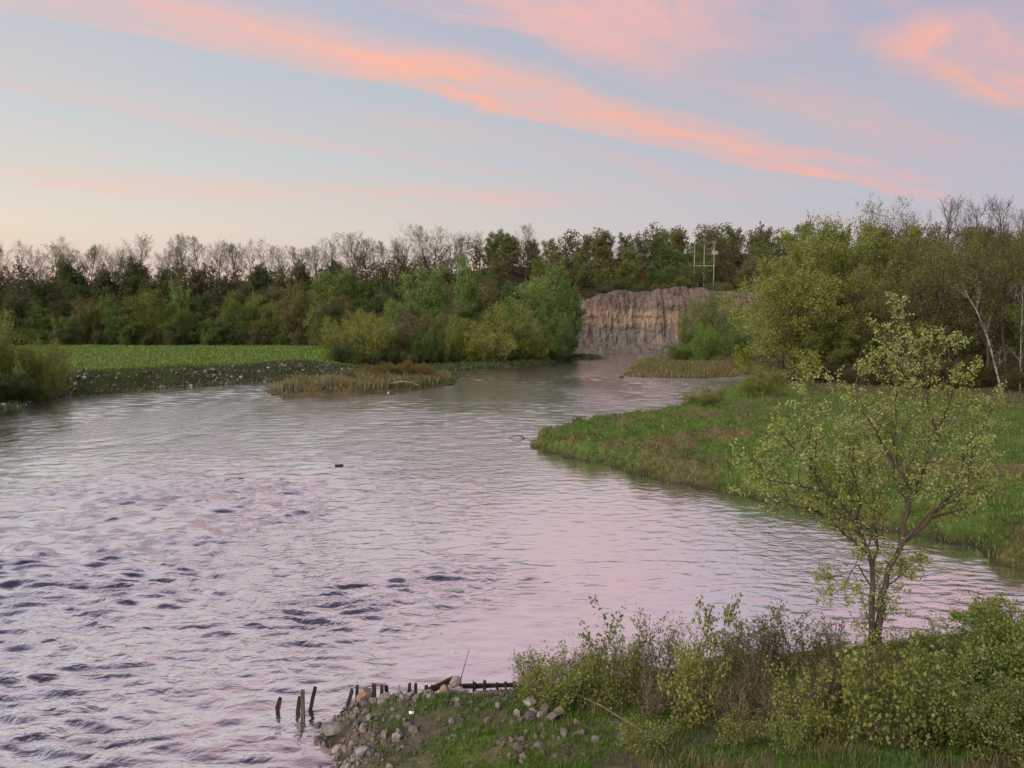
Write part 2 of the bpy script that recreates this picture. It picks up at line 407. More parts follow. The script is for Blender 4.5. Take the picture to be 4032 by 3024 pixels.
# ------------------------------------------------------------------ ground sheet
gx = spaced((-3000, -400, 200), (-400, -180, 7), (-180, -70, 2.2), (-70, -26, 1.0), (-26, -6, .7), (-6, 20, .30), (20, 75, 1.0), (75, 130, 2), (130, 400, 9), (400, 3000, 200))
gy = spaced((-400, -10, 30), (-10, 13, 1.0), (13, 24, .26), (24, 62, .5), (62, 160, 1.1), (160, 250, 1.8), (250, 330, 1.6), (330, 500, 6), (500, 4000, 150))
GX, GY = np.meshgrid(gx, gy)
GZ = height(GX, GY)
me = mesh_np('ground', np.stack([GX.ravel(), GY.ravel(), GZ.ravel()], 1), grid_faces(len(gx), len(gy)), M_GROUND, True)
st_, isl_ = shore(GX, GY)
def zone_colors():
    x, y, t = GX, GY, st_
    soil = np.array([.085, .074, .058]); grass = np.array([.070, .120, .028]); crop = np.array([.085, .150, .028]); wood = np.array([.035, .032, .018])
    mud = np.array([.038, .032, .026]); straw = np.array([.17, .13, .075]); sand = np.array([.24, .20, .17]); bank = np.array([.05, .06, .025])
    C = np.broadcast_to(grass, x.shape + (3,)).copy()
    def put(mask, col):
        C[:] = C * (1 - mask[..., None]) + col * mask[..., None]
    f = ridge_foot(x)
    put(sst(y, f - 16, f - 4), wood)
    put(sst(-x, 26, 34) * sst(t, 6.6, 7.6) * (1 - sst(y, 250, 255)) * sst(y, 60, 80) , crop)
    put(sst(-x, 26, 34) * (1 - sst(t, 5.8, 7.2)) * sst(y, 60, 80) * (1 - sst(y, 180, 200)), bank)
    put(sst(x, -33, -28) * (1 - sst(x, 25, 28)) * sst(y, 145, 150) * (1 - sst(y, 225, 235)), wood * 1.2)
    put(sst(x, -6, 2) * (1 - sst(x, 6, 10)) * sst(y, 155, 158) * (1 - sst(y, 166, 169)) * sst(fbm(x * .3, y * .3, 61, 2), 0, .2) * .7, sand)
    put(sst(y, 24, 26) * sst(x, -3, 0) * (1 - sst(y, 120, 132)) * sst(fbm(x * .16, y * .16, 62, 3), .08, .35) * .75, straw * .8)
    put(sst(x, 26, 34) * sst(y, 60, 74) * (1 - sst(y, 126, 134)) * sst(x + .45 * (105 - y) * -1 + 6, 30, 40), soil * .9)
    put(sst(y, 130, 134) * sst(x, 15, 17) * (1 - sst(y, 225, 240)) * (1 - sst(t, 18, 30)), straw * .65)
    put(np.where(isl_, 1.0, 0.0), straw * .6)
    nr = (1 - sst(y, 24, 25.5)) * sst(x, -30, -20)
    put(nr, soil * 1.25)
    put(nr * sst(fbm(x * .8, y * .8, 63, 3), -.35, .15) * sst(t, .5, 1.6) * .9, grass * .95)
    put((1 - sst(t, .05, .45)), mud)
    return C
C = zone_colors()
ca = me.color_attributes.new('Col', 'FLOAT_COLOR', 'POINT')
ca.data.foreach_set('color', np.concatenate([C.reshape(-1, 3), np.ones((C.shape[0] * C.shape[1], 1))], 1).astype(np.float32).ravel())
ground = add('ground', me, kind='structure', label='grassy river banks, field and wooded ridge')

# ------------------------------------------------------------------ river
def waves(x, y):
    """wave height: choppy where the current runs fast, small ripples elsewhere"""
    turb = np.clip(sst(-x + .05 * y, 1, 14) * (1 - sst(y, 48, 85)) * .85 * (.6 + .65 * sst(perlin(x * .09 + 3, y * .16, 79), -.2, .2)) + .14 + .9 * sst(perlin(x * .11, y * .09, 77), .05, .4) * (1 - sst(y, 50, 110)) * sst(-x, -4, 6), 0, 1.3)
    qx = x + .7 * perlin(x * .3, y * .3, 91); qy = y + .7 * perlin(x * .3 + 9, y * .3, 92)
    w_ = .07 * perlin(qx * .45, qy * .75, 71) * turb + .165 * (.5 - np.abs(perlin(qx * .55, qy * 1.9, 72)) * 1.6) * turb + .12 * perlin(qx * 1.0, qy * 3.0, 70) * turb + .022 * perlin(qx * 1.35, qy * 2.2, 73) + .008 * perlin(qx * 2.6, qy * 3.6, 74)
    riffle = sst(perlin(x * .06, y * .035, 78), -.35, .35) * .8 + .4
    far = (.022 * perlin(qx * .5, qy * .8, 75) + .030 * perlin(qx * .8, qy * 1.25, 76)) * riffle * (2.0 + .6 * sst(y, 90, 150))
    k = sst(y, 40, 62)
    return w_ * (1 - k) + far * k
wx = spaced((-80, -45, .8), (-45, -24, .3), (-24, 18, .16), (18, 40, .4), (40, 110, 2))
wy = spaced((-120, 8, 4), (8, 14.5, .4), (14.5, 30, .125), (30, 46, .2))
fx = spaced((-80, -62, 2), (-62, 60, .5), (60, 110, 2))
fy = spaced((45.8, 150, .36), (150, 272, .65))
Vw, Fw, off = [], [], 0
for ax, ay in ((wx, wy), (fx, fy)):
    X_, Y_ = np.meshgrid(ax, ay)
    Vw.append(np.stack([X_.ravel(), Y_.ravel(), waves(X_, Y_).ravel()], 1)); Fw.append(grid_faces(len(ax), len(ay)) + off); off += X_.size
me = mesh_np('river', np.concatenate(Vw), np.concatenate(Fw), M_WATER, True)
add('river', me, kind='structure', label='rippled river reflecting the pink dusk sky')
print('terrain', time.time() - T0)

# ------------------------------------------------------------------ clay cliff on the outer bend
def cliff_mesh():
    nu, nv = 300, 96
    xs = np.linspace(6, 100, nu); vs = np.linspace(0, 1, nv)
    U, Vv = np.meshgrid(xs, vs)
    base_y = np.interp(U, [6, 19, 31, 52, 75, 100], [246, 250.5, 254.5, 258.5, 259.5, 257]) - 1.0
    top = np.interp(U, [6, 15, 21, 25, 29, 34, 37, 41, 46, 52, 58, 63, 70, 76, 100], [11, 13, 15.5, 17.5, 19, 19.8, 20.2, 19.9, 20.2, 21.0, 21.6, 21.2, 20.4, 19.8, 19]) + .9 * fbm(U * .21, U * 0 + .3, 7, 4)
    zz = np.interp(Vv, [0, .06, .28, .40, .70, .95, 1.0], [-.03, .04, .17, .34, .74, 1.0, .985]) * top
    Vs_ = np.clip(Vv + .10 * perlin(U * .12, U * 0 + .5, 33) * sst(Vv, .08, .3) * (1 - sst(Vv, .8, .93)), 0, 1)
    back = np.interp(Vs_, [0, .06, .28, .40, .70, .95, 1.0], [-1.5, 1.0, 4.8, 5.8, 7.2, 11.5, 20])
    mid = np.interp(Vs_, [0, .1, .3, .45, .68, .85, 1], [.05, .15, .55, 1, 1, .45, 0])
    gully = 1.5 * perlin(U * .085 + .4 * perlin(U * .05, Vv * 2, 3), Vv * .6, 1)                       # big buttresses
    gully = gully - np.abs(perlin(U * .42 + .7 * perlin(U * .1, Vv * 1.5, 23), Vv * .8, 2)) * 1.7 * sst(perlin(U * .09, Vv * .6, 22), -.2, .3) + .4   # rills, in places only
    gully = gully + .9 * fbm(U * .5, zz * .16, 4, 4) + .35 * sst(perlin(U * .12, zz * .4, 14), .0, .12)       # ledges and slumped blocks
    low = fbm(U * .16, Vv * 3, 9, 4) * 2.2
    Y = base_y + back - gully * mid + low * (1 - mid) * sst(Vv, .05, .2) * (1 - sst(Vv, .8, .95)) + .38 * fbm(U * .9, zz * .6, 6, 4)
    X = U + .5 * perlin(U * .3, zz * .3, 12)
    Z = zz + .35 * fbm(U * .6, Vv * 9, 5, 3) * sst(Vv, .05, .2)
    return mesh_np('cliff', np.stack([X.ravel(), Y.ravel(), Z.ravel()], 1), grid_faces(nu, nv), M_CLIFF, False)
add('cliff', cliff_mesh(), kind='structure', label='eroded pinkish tan clay cliff on the outer river bend')

# ------------------------------------------------------------------ tree growing
def unit(v):
    l = math.sqrt(v[0] * v[0] + v[1] * v[1] + v[2] * v[2]) or 1e-9
    return (v[0] / l, v[1] / l, v[2] / l)
def turn(dv, ang, az):
    ref = (0, 0, 1) if abs(dv[2]) < .9 else (1, 0, 0)
    u = unit((dv[1] * ref[2] - dv[2] * ref[1], dv[2] * ref[0] - dv[0] * ref[2], dv[0] * ref[1] - dv[1] * ref[0]))
    v = (dv[1] * u[2] - dv[2] * u[1], dv[2] * u[0] - dv[0] * u[2], dv[0] * u[1] - dv[1] * u[0])
    ca, sa, cz, sz = math.cos(ang), math.sin(ang), math.cos(az), math.sin(az)
    return unit(tuple(dv[i] * ca + (u[i] * cz + v[i] * sz) * sa for i in range(3)))

class Skeleton:
    def __init__(self, seed):
        self.r = random.Random(seed); self.polys = {}; self.tips = []
    def add_poly(self, pts, r0, r1, k):
        self.polys.setdefault((len(pts), k), []).append((pts, r0, r1))
    def grow(self, p, dv, L, r, lvl, S):
        R = self.r; n = S['steps'][lvl]; wg = S['wig'][lvl]; tr = S['trop'][lvl]; st = L / n
        pts = [p]; dirs = [dv]
        for i in range(n):
            dv = unit((dv[0] + R.gauss(0, wg), dv[1] + R.gauss(0, wg), dv[2] + R.gauss(0, wg * .7) + tr))
            p = (p[0] + dv[0] * st, p[1] + dv[1] * st, p[2] + dv[2] * st)
            pts.append(p); dirs.append(dv)
        r1 = r * S['taper'][lvl]
        if lvl < len(S['steps']) - 1 or S.get('twigs', True): self.add_poly(pts, r, r1, S['sides'][lvl])
        if lvl >= S['leaf_from']: self.tips.append(pts)
        if lvl == len(S['steps']) - 1: return
        self.branch(pts, dirs, L, r, r1, lvl, S)
    def branch(self, pts, dirs, L, r, r1, lvl, S):
        R = self.r; n = len(pts) - 1; m = S['n'][lvl]; t0 = S['t0'][lvl]; az = R.random() * 6.28
        for j in range(m):
            t = t0 + (1 - t0) * (j + R.random()) / m
            f = min(t * n, n - 1e-6); i = int(f); f -= i
            q = tuple(pts[i][a] + (pts[i + 1][a] - pts[i][a]) * f for a in range(3))
            az += 2.4 + R.gauss(0, .45)
            ang = S['ang'][lvl] * (1.2 - .45 * (t - t0) / (1 - t0 + 1e-6)) * (1 + R.gauss(0, .18))
            sh = S['shape'][lvl]
            Lc = L * S['ratio'][lvl] * (np.interp((t - t0) / (1 - t0 + 1e-6), sh[0], sh[1])) * (.75 + .5 * R.random())
            rc = min((r + (r1 - r) * t) * .8, S['rmin'] + (r + (r1 - r) * t) * S['rr'][lvl])
            self.grow(q, turn(dirs[i + 1], ang, az), Lc, rc, lvl + 1, S)

def tubes(skel, flare=0.0):
    Vs, Fs, off = [], [], 0
    for (n, k), items in skel.polys.items():
        A = np.array([i[0] for i in items], float)
        r0 = np.array([i[1] for i in items]); r1 = np.array([i[2] for i in items])
        tt = np.linspace(0, 1, n)[None, :]
        rad = r0[:, None] * (1 - tt) + r1[:, None] * tt
        if flare and k >= 7: rad = rad * (1 + flare * np.power(1 - tt, 7))
        tan = np.gradient(A, axis=1); tan /= np.linalg.norm(tan, axis=2, keepdims=True) + 1e-9
        ref = np.zeros_like(tan); ref[..., 0] = .31; ref[..., 1] = .95
        u = np.cross(tan, ref); u /= np.linalg.norm(u, axis=2, keepdims=True) + 1e-9
        v = np.cross(tan, u)
        a = np.arange(k) / k * 2 * np.pi
        ring = A[:, :, None, :] + rad[:, :, None, None] * (u[:, :, None, :] * np.cos(a)[None, None, :, None] + v[:, :, None, :] * np.sin(a)[None, None, :, None])
        M = len(A); Vs.append(ring.reshape(-1, 3))
        idx = off + np.arange(M * n * k).reshape(M, n, k)
        nx = np.roll(idx, -1, 2)
        Fs.append(np.stack([idx[:, :-1], nx[:, :-1], nx[:, 1:], idx[:, 1:]], -1).reshape(-1, 4))
        off += M * n * k
    return np.concatenate(Vs), np.concatenate(Fs)

def norm_rows(a): return a / (np.linalg.norm(a, axis=1, keepdims=True) + 1e-9)
def leaves_along(tips, per, spread, rng, lo=.15, droop=0.0, out=1.0):
    """leaf base points and directions scattered about the twigs"""
    P, D = [], []
    groups = {}
    for t in tips: groups.setdefault(len(t), []).append(t)
    for n, lst in groups.items():
        A = np.array(lst, float); M = len(A)
        t = lo + (1 - lo) * rng.random((M, per)); f = t * (n - 1); i = np.minimum(f.astype(int), n - 2); f = (f - i)[..., None]
        m = np.arange(M)[:, None]
        p = A[m, i] * (1 - f) + A[m, i + 1] * f
        dv = A[m, i + 1] - A[m, i]; dv /= np.linalg.norm(dv, axis=2, keepdims=True) + 1e-9
        dv = dv * out + rng.normal(0, .75, dv.shape); dv[..., 2] -= droop
        P.append((p + rng.normal(0, spread, p.shape)).reshape(-1, 3)); D.append(dv.reshape(-1, 3))
    return np.concatenate(P), norm_rows(np.concatenate(D))
MAPLE = np.array([(0, 0), (.22, .05), (.52, .18), (.30, .42), (.42, .72), (.16, .62), (0, 1.0), (-.16, .62), (-.42, .72), (-.30, .42), (-.52, .18), (-.22, .05)])
DIAMOND = np.array([(0, 0), (.34, .48), (0, 1.0), (-.34, .48)])
NARROW = np.array([(0, 0), (.17, .42), (0, 1.0), (-.17, .42)])
ROUND = np.array([(0, 0), (.36, .2), (.42, .6), (0, 1.0), (-.42, .6), (-.36, .2)])
def leaf_mesh(name, P, D, size, shape=DIAMOND, mat=None, rng=None, flat=.4, cup=.12):
    rng = rng or np.random.default_rng(1)
    n = len(P); up = rng.normal(0, 1, (n, 3)); up[:, 2] += flat * 3
    side = norm_rows(np.cross(D, norm_rows(up))); nrm = np.cross(side, D)
    s = size * (.65 + .7 * rng.random(n))
    k = len(shape)
    V = P[:, None, :] + s[:, None, None] * (side[:, None, :] * shape[None, :, 0:1] + D[:, None, :] * shape[None, :, 1:2] + nrm[:, None, :] * (np.abs(shape[None, :, 0:1]) * cup * 2))
    return mesh_np(name, V.reshape(-1, 3), np.arange(n * k).reshape(n, k), mat or M_LEAF)

def flat_shape(*v): return (np.linspace(0, 1, len(v)), np.array(v))
BASE = dict(taper=(.25, .3, .35, .4), sides=(8, 5, 3, 3), rmin=.004, rr=(.42, .45, .5), leaf_from=3, steps=(9, 6, 5, 4), wig=(.06, .13, .2, .28), trop=(.03, .05, .03, 0), n=(16, 8, 7), t0=(.22, .2, .15), ang=(1.0, .8, .8),
    ratio=(.50, .48, .45), shape=(flat_shape(.75, 1, 1, .8, .45), flat_shape(1, .9, .6), flat_shape(1, .9, .6)))
def spec(**k):
    d_ = dict(BASE); d_.update(k); return d_

class Proto:
    """one kind of tree: shared trunk and crown meshes, plus its own height and half width"""
    def __init__(self, name, seed, S, Hn, r0, per, leaf, spread, shape=DIAMOND, stems=1, lean=.0, flat=.4, droop=0.0, near=False, bark=None, twig_crown=False):
        sk = Skeleton(seed); R = sk.r
        for i in range(stems):
            a = R.random() * 6.28 if stems == 1 else i / stems * 6.28 + R.gauss(0, .3)
            tilt = R.gauss(0, .04) if stems == 1 else lean * (.35 + .8 * R.random())
            dv = unit((math.sin(tilt) * math.cos(a), math.sin(tilt) * math.sin(a), math.cos(tilt)))
            k = 1.0 if stems == 1 else (.65 + .4 * R.random())
            b = (0, 0, -.25) if stems == 1 else (math.cos(a) * Hn * .03, math.sin(a) * Hn * .03, -.25)
            sk.grow(b, dv, Hn * k, r0 * k, 0, S)
        V, F = tubes(sk, .6)
        self.trunk = mesh_np(name + '_trunk', V, F, bark or M_BARK, True)
        rng = np.random.default_rng(seed)
        P_, D_ = leaves_along(sk.tips, per, spread, rng, droop=droop)
        self.crown = leaf_mesh(name + '_crown', P_, D_, leaf, shape, M_LEAF_NEAR if near else M_LEAF, rng, flat)
        self.P, self.D, self.leaf = P_, D_, leaf
        self.h = float(np.percentile(P_[:, 2], 99.7)); self.w = float(np.percentile(np.hypot(P_[:, 0], P_[:, 1]), 97)) * 2
PROTO = {}
def protos():
    dome = flat_shape(.75, .95, 1.05, 1.0, .8); tall = flat_shape(.7, .8, .75, .6, .35); vase = flat_shape(.6, .85, 1, 1, .7)
    for i in range(3):
        PROTO['willow%d' % i] = Proto('willow', 10 + i, spec(twigs=False, n=(15, 8, 7), t0=(.07, .15, .15), ratio=(.44, .5, .46), shape=(dome, BASE['shape'][1], BASE['shape'][2]), trop=(.03, .03, -.02, -.05), leaf_from=2), 15, .28, 13, .50, .36, NARROW)
    for i in range(3):
        PROTO['wood%d' % i] = Proto('wood', 20 + i, spec(twigs=False, n=(16, 8, 6), t0=(.10, .15, .15), ratio=(.40, .5, .46), shape=(dome, BASE['shape'][1], BASE['shape'][2]), leaf_from=2), 16, .24, 12, .46, .38)
    for i in range(4):
        PROTO['bare%d' % i] = Proto('bare', 30 + i, spec(n=(13, 8, 7), t0=(.38, .22, .2), ang=(.72, .65, .7), ratio=(.42, .52, .5), shape=(vase, BASE['shape'][1], BASE['shape'][2]), trop=(.03, .09, .07, .03), rmin=.018, rr=(.4, .45, .5)), 19, .26, 4, .25, .16)
    for i in range(2):
        PROTO['bush%d' % i] = Proto('bush', 40 + i, spec(twigs=False, steps=(6, 5, 4, 3), n=(9, 6, 5), t0=(.06, .1, .1), ang=(.75, .8, .8), ratio=(.5, .5, .5), sides=(5, 3, 3, 3), leaf_from=2), 8, .09, 7, .32, .26, NARROW, stems=10, lean=.95)
    for i in range(4):
        PROTO['big%d' % i] = Proto('big', 50 + i, spec(twigs=False, n=(18, 9, 8), t0=(.14, .2, .15), ratio=(.44, .5, .48), ang=(1.15, .8, .8), shape=(dome, BASE['shape'][1], BASE['shape'][2]), trop=(.03, .02, .02, 0), rmin=.006), 18, .28, 20, .29, .30)
    for i in range(3):
        PROTO['sparse%d' % i] = Proto('sparse', 60 + i, spec(n=(16, 9, 8), t0=(.33, .25, .2), ratio=(.38, .52, .5), ang=(.8, .7, .75), shape=(vase, BASE['shape'][1], BASE['shape'][2]), trop=(.03, .07, .05, .02), rmin=.008), 25, .32, 5, .24, .16)
    for i in range(2):
        PROTO['tallbare%d' % i] = Proto('tallbare', 65 + i, spec(n=(18, 9, 9), t0=(.35, .2, .2), ratio=(.30, .5, .5), ang=(.6, .6, .65), shape=(tall, BASE['shape'][1], BASE['shape'][2]), trop=(.03, .11, .09, .05), rmin=.011), 25, .28, 1, .14, .08)
protos()
print('protos', time.time() - T0)

RG = random.Random(7)
def tree(name, proto, x, y, h, width=None, tint=(.1, .12, .03), label='', group=None, bark=(.07, .055, .045), cat='tree', rot=None, z=None):
    p = PROTO[proto]; s = h / p.h; sw = s if width is None else min(max(width / p.w, s * .55), s * 1.6)
    zz = H(x, y) if z is None else z
    root = add(name, None, loc=(x, y, zz), rot=(0, 0, RG.random() * 6.28 if rot is None else rot), label=label, category=cat, group=group)
    add('trunk', p.trunk, root, scale=(sw, sw, s), color=bark)
    add('crown', p.crown, root, scale=(sw, sw, s), color=tint)
    return root
def vary(c, a=.15):
    k = 1 + RG.uniform(-a, a); g = RG.uniform(-a, a) * .5
    return (c[0] * k * (1 + g), c[1] * k, c[2] * k * (1 - g))
OLIVE = (.140, .188, .050); YELLOW = (.205, .240, .055); GREEN = (.105, .185, .044); DARK = (.072, .110, .036); BROWN = (.150, .148, .064); LIME = (.170, .250, .068); BARE = (.080, .074, .038); BRIGHT = (.14, .25, .04)
TINT = {'w': (.180, .225, .058), 'd': DARK, 'g': GREEN, 'b': BROWN, 'p': LIME, 'L': LIME, 'y': YELLOW, 'r': OLIVE, 's': YELLOW}

# -- row of trees along the far edge of the field
EDGE = [(-168.5, 250, 17.7, 13.1, 'w'), (-158.2, 252, 17.7, 10.3, 'd'), (-149.6, 250, 14.5, 10.2, 'g'), (-140.3, 247, 11.6, 8.6, 'w'), (-135.3, 254, 16.6, 8.1, 'b'), (-130.8, 256, 17.9, 8.9, 'w'), (-123.1, 250, 14.8, 8.7, 'g'), (-113.2, 250, 19.5, 14.5, 'w'), (-105.3, 249, 15.5, 11.6, 'w'), (-105.6, 258, 22.1, 6.0, 'p'), (-97.5, 249, 10.5, 8.7, 'g'), (-87.1, 250, 18.8, 10.2, 'w'), (-81.0, 250, 18.8, 8.7, 'w'), (-74.3, 249, 16.2, 8.7, 'w'), (-66.2, 246, 21.1, 12.9, 'b'), (-77.8, 246, 10.4, 7.1, 'b'), (-90.7, 246, 10.4, 8.6, 'g'), (-117.8, 246, 9.7, 7.1, 'g'), (-58.7, 238, 13.1, 9.7, 'b')]
EDGE_LABEL = {'w': 'olive green round-crowned tree along the far edge of the field', 'd': 'dark leafy tree along the far edge of the field', 'g': 'fresh green bushy tree along the far edge of the field', 'b': 'brownish thin-leaved tree along the far edge of the field', 'p': 'slim pale green tree rising above the field-edge row'}
for i, (x, y, zt, wd, k) in enumerate(EDGE):
    tree('tree', ('wood%d' if k in 'gd' else 'willow%d') % (i % 3), x, y, zt - H(x, y), wd * 1.12, vary(TINT[k]), EDGE_LABEL[k], 'trees along the far edge of the field')
for i in range(14):
    x = -170 + i * 8.4 + RG.uniform(-2, 2); y = 246 + RG.uniform(-1, 1.5)
    tree('shrub', 'bush%d' % (i % 2), x, y, RG.uniform(3.5, 6), None, vary(DARK if i % 3 else GREEN), 'low dark shrub under the trees at the field edge', 'shrubs along the far edge of the field', cat='shrub')

# -- big trees and willows on the wooded bank between the field and the bend
CENTRE = [(-52.7, 225, 23.9, 14.4, 'L'), (-42.2, 228, 22.8, 11.3, 'g'), (-45.5, 215, 16.4, 10.0, 'b'), (-24.9, 205, 23.8, 14.9, 'L'), (-28.4, 196, 14.7, 8.5, 'L'), (-13.8, 226, 28.2, 12.5, 'L'), (-18.5, 212, 21.2, 9.9, 'L'), (-5.1, 214, 20.1, 11.8, 'b'), (10.0, 206, 24.2, 13.2, 'L'), (14.1, 200, 19.4, 8.7, 'g'), (1.6, 200, 15.9, 12.2, 'g'), (-8.6, 196, 14.1, 9.7, 'g'), (-35.0, 212, 16.4, 8.6, 'd'), (5.6, 222, 21.8, 11.6, 'L')]
CENTRE_LABEL = {'L': 'tall pale green tree above the riverside bushes before the bend', 'g': 'mid green tree among the riverside trees before the bend', 'b': 'brownish budding tree among the riverside trees before the bend', 'd': 'dark green tree among the riverside trees before the bend'}
for i, (x, y, zt, wd, k) in enumerate(CENTRE):
    tree('tree', ('willow%d' if k in 'Lb' else 'wood%d') % (i % 3), x, y, zt - H(x, y), wd * 1.12, vary(TINT[k], .1), CENTRE_LABEL[k], 'riverside trees before the bend')
BUSHES = [(-35.7, 166, 10.2, 9.6, 'y', 'yellow-green willow bush where the riprap bank meets the trees'), (-28.9, 163, 11.4, 12.3, 'y', 'broad yellow-green willow bush behind the reedy island'), (-21.8, 170, 12.2, 7.4, 'b', 'tall brownish willow bush on the wooded bank'), (-14.5, 172, 11.2, 7.5, 'y', 'rounded yellow-green willow bush next to the brownish one'),
    (-7.2, 174, 9.8, 13.1, 'y', 'wide low yellow-green willow bush on the grassy bank'), (-.1, 184, 13.8, 12.8, 'y', 'high domed willow bush on the wooded bank before the bend'), (5.3, 186, 8.5, 8.1, 'y', 'small willow bush beside the grassy spit'), (11.1, 193, 11.0, 9.0, 'g', 'green willow bush at the tip of the wooded bank'), (-18.1, 168, 7.8, 5.9, 'g', 'small green bush between willow bushes')]
for i, (x, y, zt, wd, k, lb) in enumerate(BUSHES):
    tree('willow_bush', 'bush%d' % (i % 2), x, y, zt - H(x, y), wd * 1.15, vary(TINT[k], .1), lb, 'willow bushes on the wooded bank', cat='bush')
for i in range(16):
    t = i / 15; x = -36 + 50 * t + RG.uniform(-1.5, 1.5); y = 158 + 40 * t ** 1.3 + RG.uniform(-3, 1)
    tree('shrub', 'bush%d' % (i % 2), x, y, RG.uniform(2.2, 4.2), None, vary(DARK if i % 4 else OLIVE), 'low dark shrub at the foot of the willow bushes', 'undergrowth shrubs on the wooded bank', cat='shrub')
for i, (x, y, h, k) in enumerate([(-47, 206, 12, 'd'), (-40, 200, 10, 'b'), (-35, 190, 9, 'g'), (-24, 186, 11, 'd'), (-14, 190, 12, 'b'), (-3, 190, 11, 'd'), (7, 196, 12, 'g'), (-20, 198, 15, 'g'), (0, 212, 18, 'd'), (-30, 222, 19, 'd'), (-9, 220, 20, 'g'), (13, 215, 17, 'd'), (-44, 190, 7, 'd'), (-50, 214, 13, 'b')]):
    tree('tree', 'wood%d' % (i % 3), x, y, h, None, vary(TINT[k]), 'smaller tree filling the gaps between the riverside trees', 'riverside trees before the bend')

# -- ridge: thin budding trees on the crest, darker trees down its side
n_crest = 0
for row, (y0, hh) in enumerate(((300, 19.5), (316, 20))):
    x = -225 + row * 3
    while x < -14:
        y = y0 + RG.uniform(-9, 9) - (22 if x > -50 else 0)
        g_ = H(x, y); gap = 1 if (-190 < x < -182 or -138 < x < -131) else 0
        h = hh * RG.uniform(.78, 1.1) * (.72 if gap else 1) * (1 + .28 * float(perlin(np.array([x * .035]), np.array([row * 3.3]), 3)[0]))
        k = RG.random()
        tint, word = (BARE, 'bare twiggy') if k < .48 else ((OLIVE, 'greenish budding') if k < .80 else (BROWN, 'brownish budding'))
        tree('bare_tree', 'bare%d' % RG.randrange(4), x, y, h, None, vary(tint), word + ' tree on the crest of the wooded ridge behind the field', 'trees on the ridge crest', bark=(.034, .028, .025))
        x += RG.uniform(5.4, 8.6); n_crest += 1
for i in range(44):
    x = -225 + i * 3.9 + RG.uniform(-2, 2); y = 264 + (i % 3) * 11 + RG.uniform(-3, 3) - (18 if x > -60 else 0)
    k = RG.random(); tint, word = (DARK, 'dark green') if k < .55 else ((BROWN, 'brown') if k < .8 else (OLIVE, 'thin olive'))
    tree('slope_tree', ('wood%d' if k < .8 else 'bare%d') % RG.randrange(3), x, y, RG.uniform(11, 17), None, vary(tint, .2), word + ' tree on the slope of the ridge behind the field', 'trees on the ridge slope')

# -- hill behind the cliff
for i in range(34):
    x = -8 + i * 3.9 + RG.uniform(-1.5, 1.5); y = 279 + RG.uniform(-2, 9) - (16 if x < 10 else 0)
    if 64 < x < 80: y += 26
    k = RG.random(); tint, word = (OLIVE, 'olive') if k < .4 else ((BROWN, 'brownish') if k < .7 else (GREEN, 'green'))
    tree('hill_tree', 'wood%d' % RG.randrange(3), x, y, RG.uniform(6.5, 11) if y < 290 else RG.uniform(10, 13), None, vary(tint, .2), word + ' budding tree close behind the rim of the clay cliff', 'trees above the cliff')
for i in range(54):
    x = -15 + (i % 27) * 6.4 + RG.uniform(-2, 2); y = 318 + (i // 27) * 38 + RG.uniform(-9, 9)
    k = RG.random(); tint, word = (OLIVE, 'olive') if k < .42 else ((BROWN, 'brownish') if k < .72 else ((GREEN, 'green') if k < .80 else (BARE, 'bare')))
    tree('hill_tree', ('wood%d' if k < .8 else 'bare%d') % RG.randrange(3), x, y, RG.uniform(11.5, 16.5) * (1.18 if k > .8 else 1), None, vary(tint, .2), word + ' tree on the wooded hillside high above the cliff', 'trees on the hillside above the cliff')

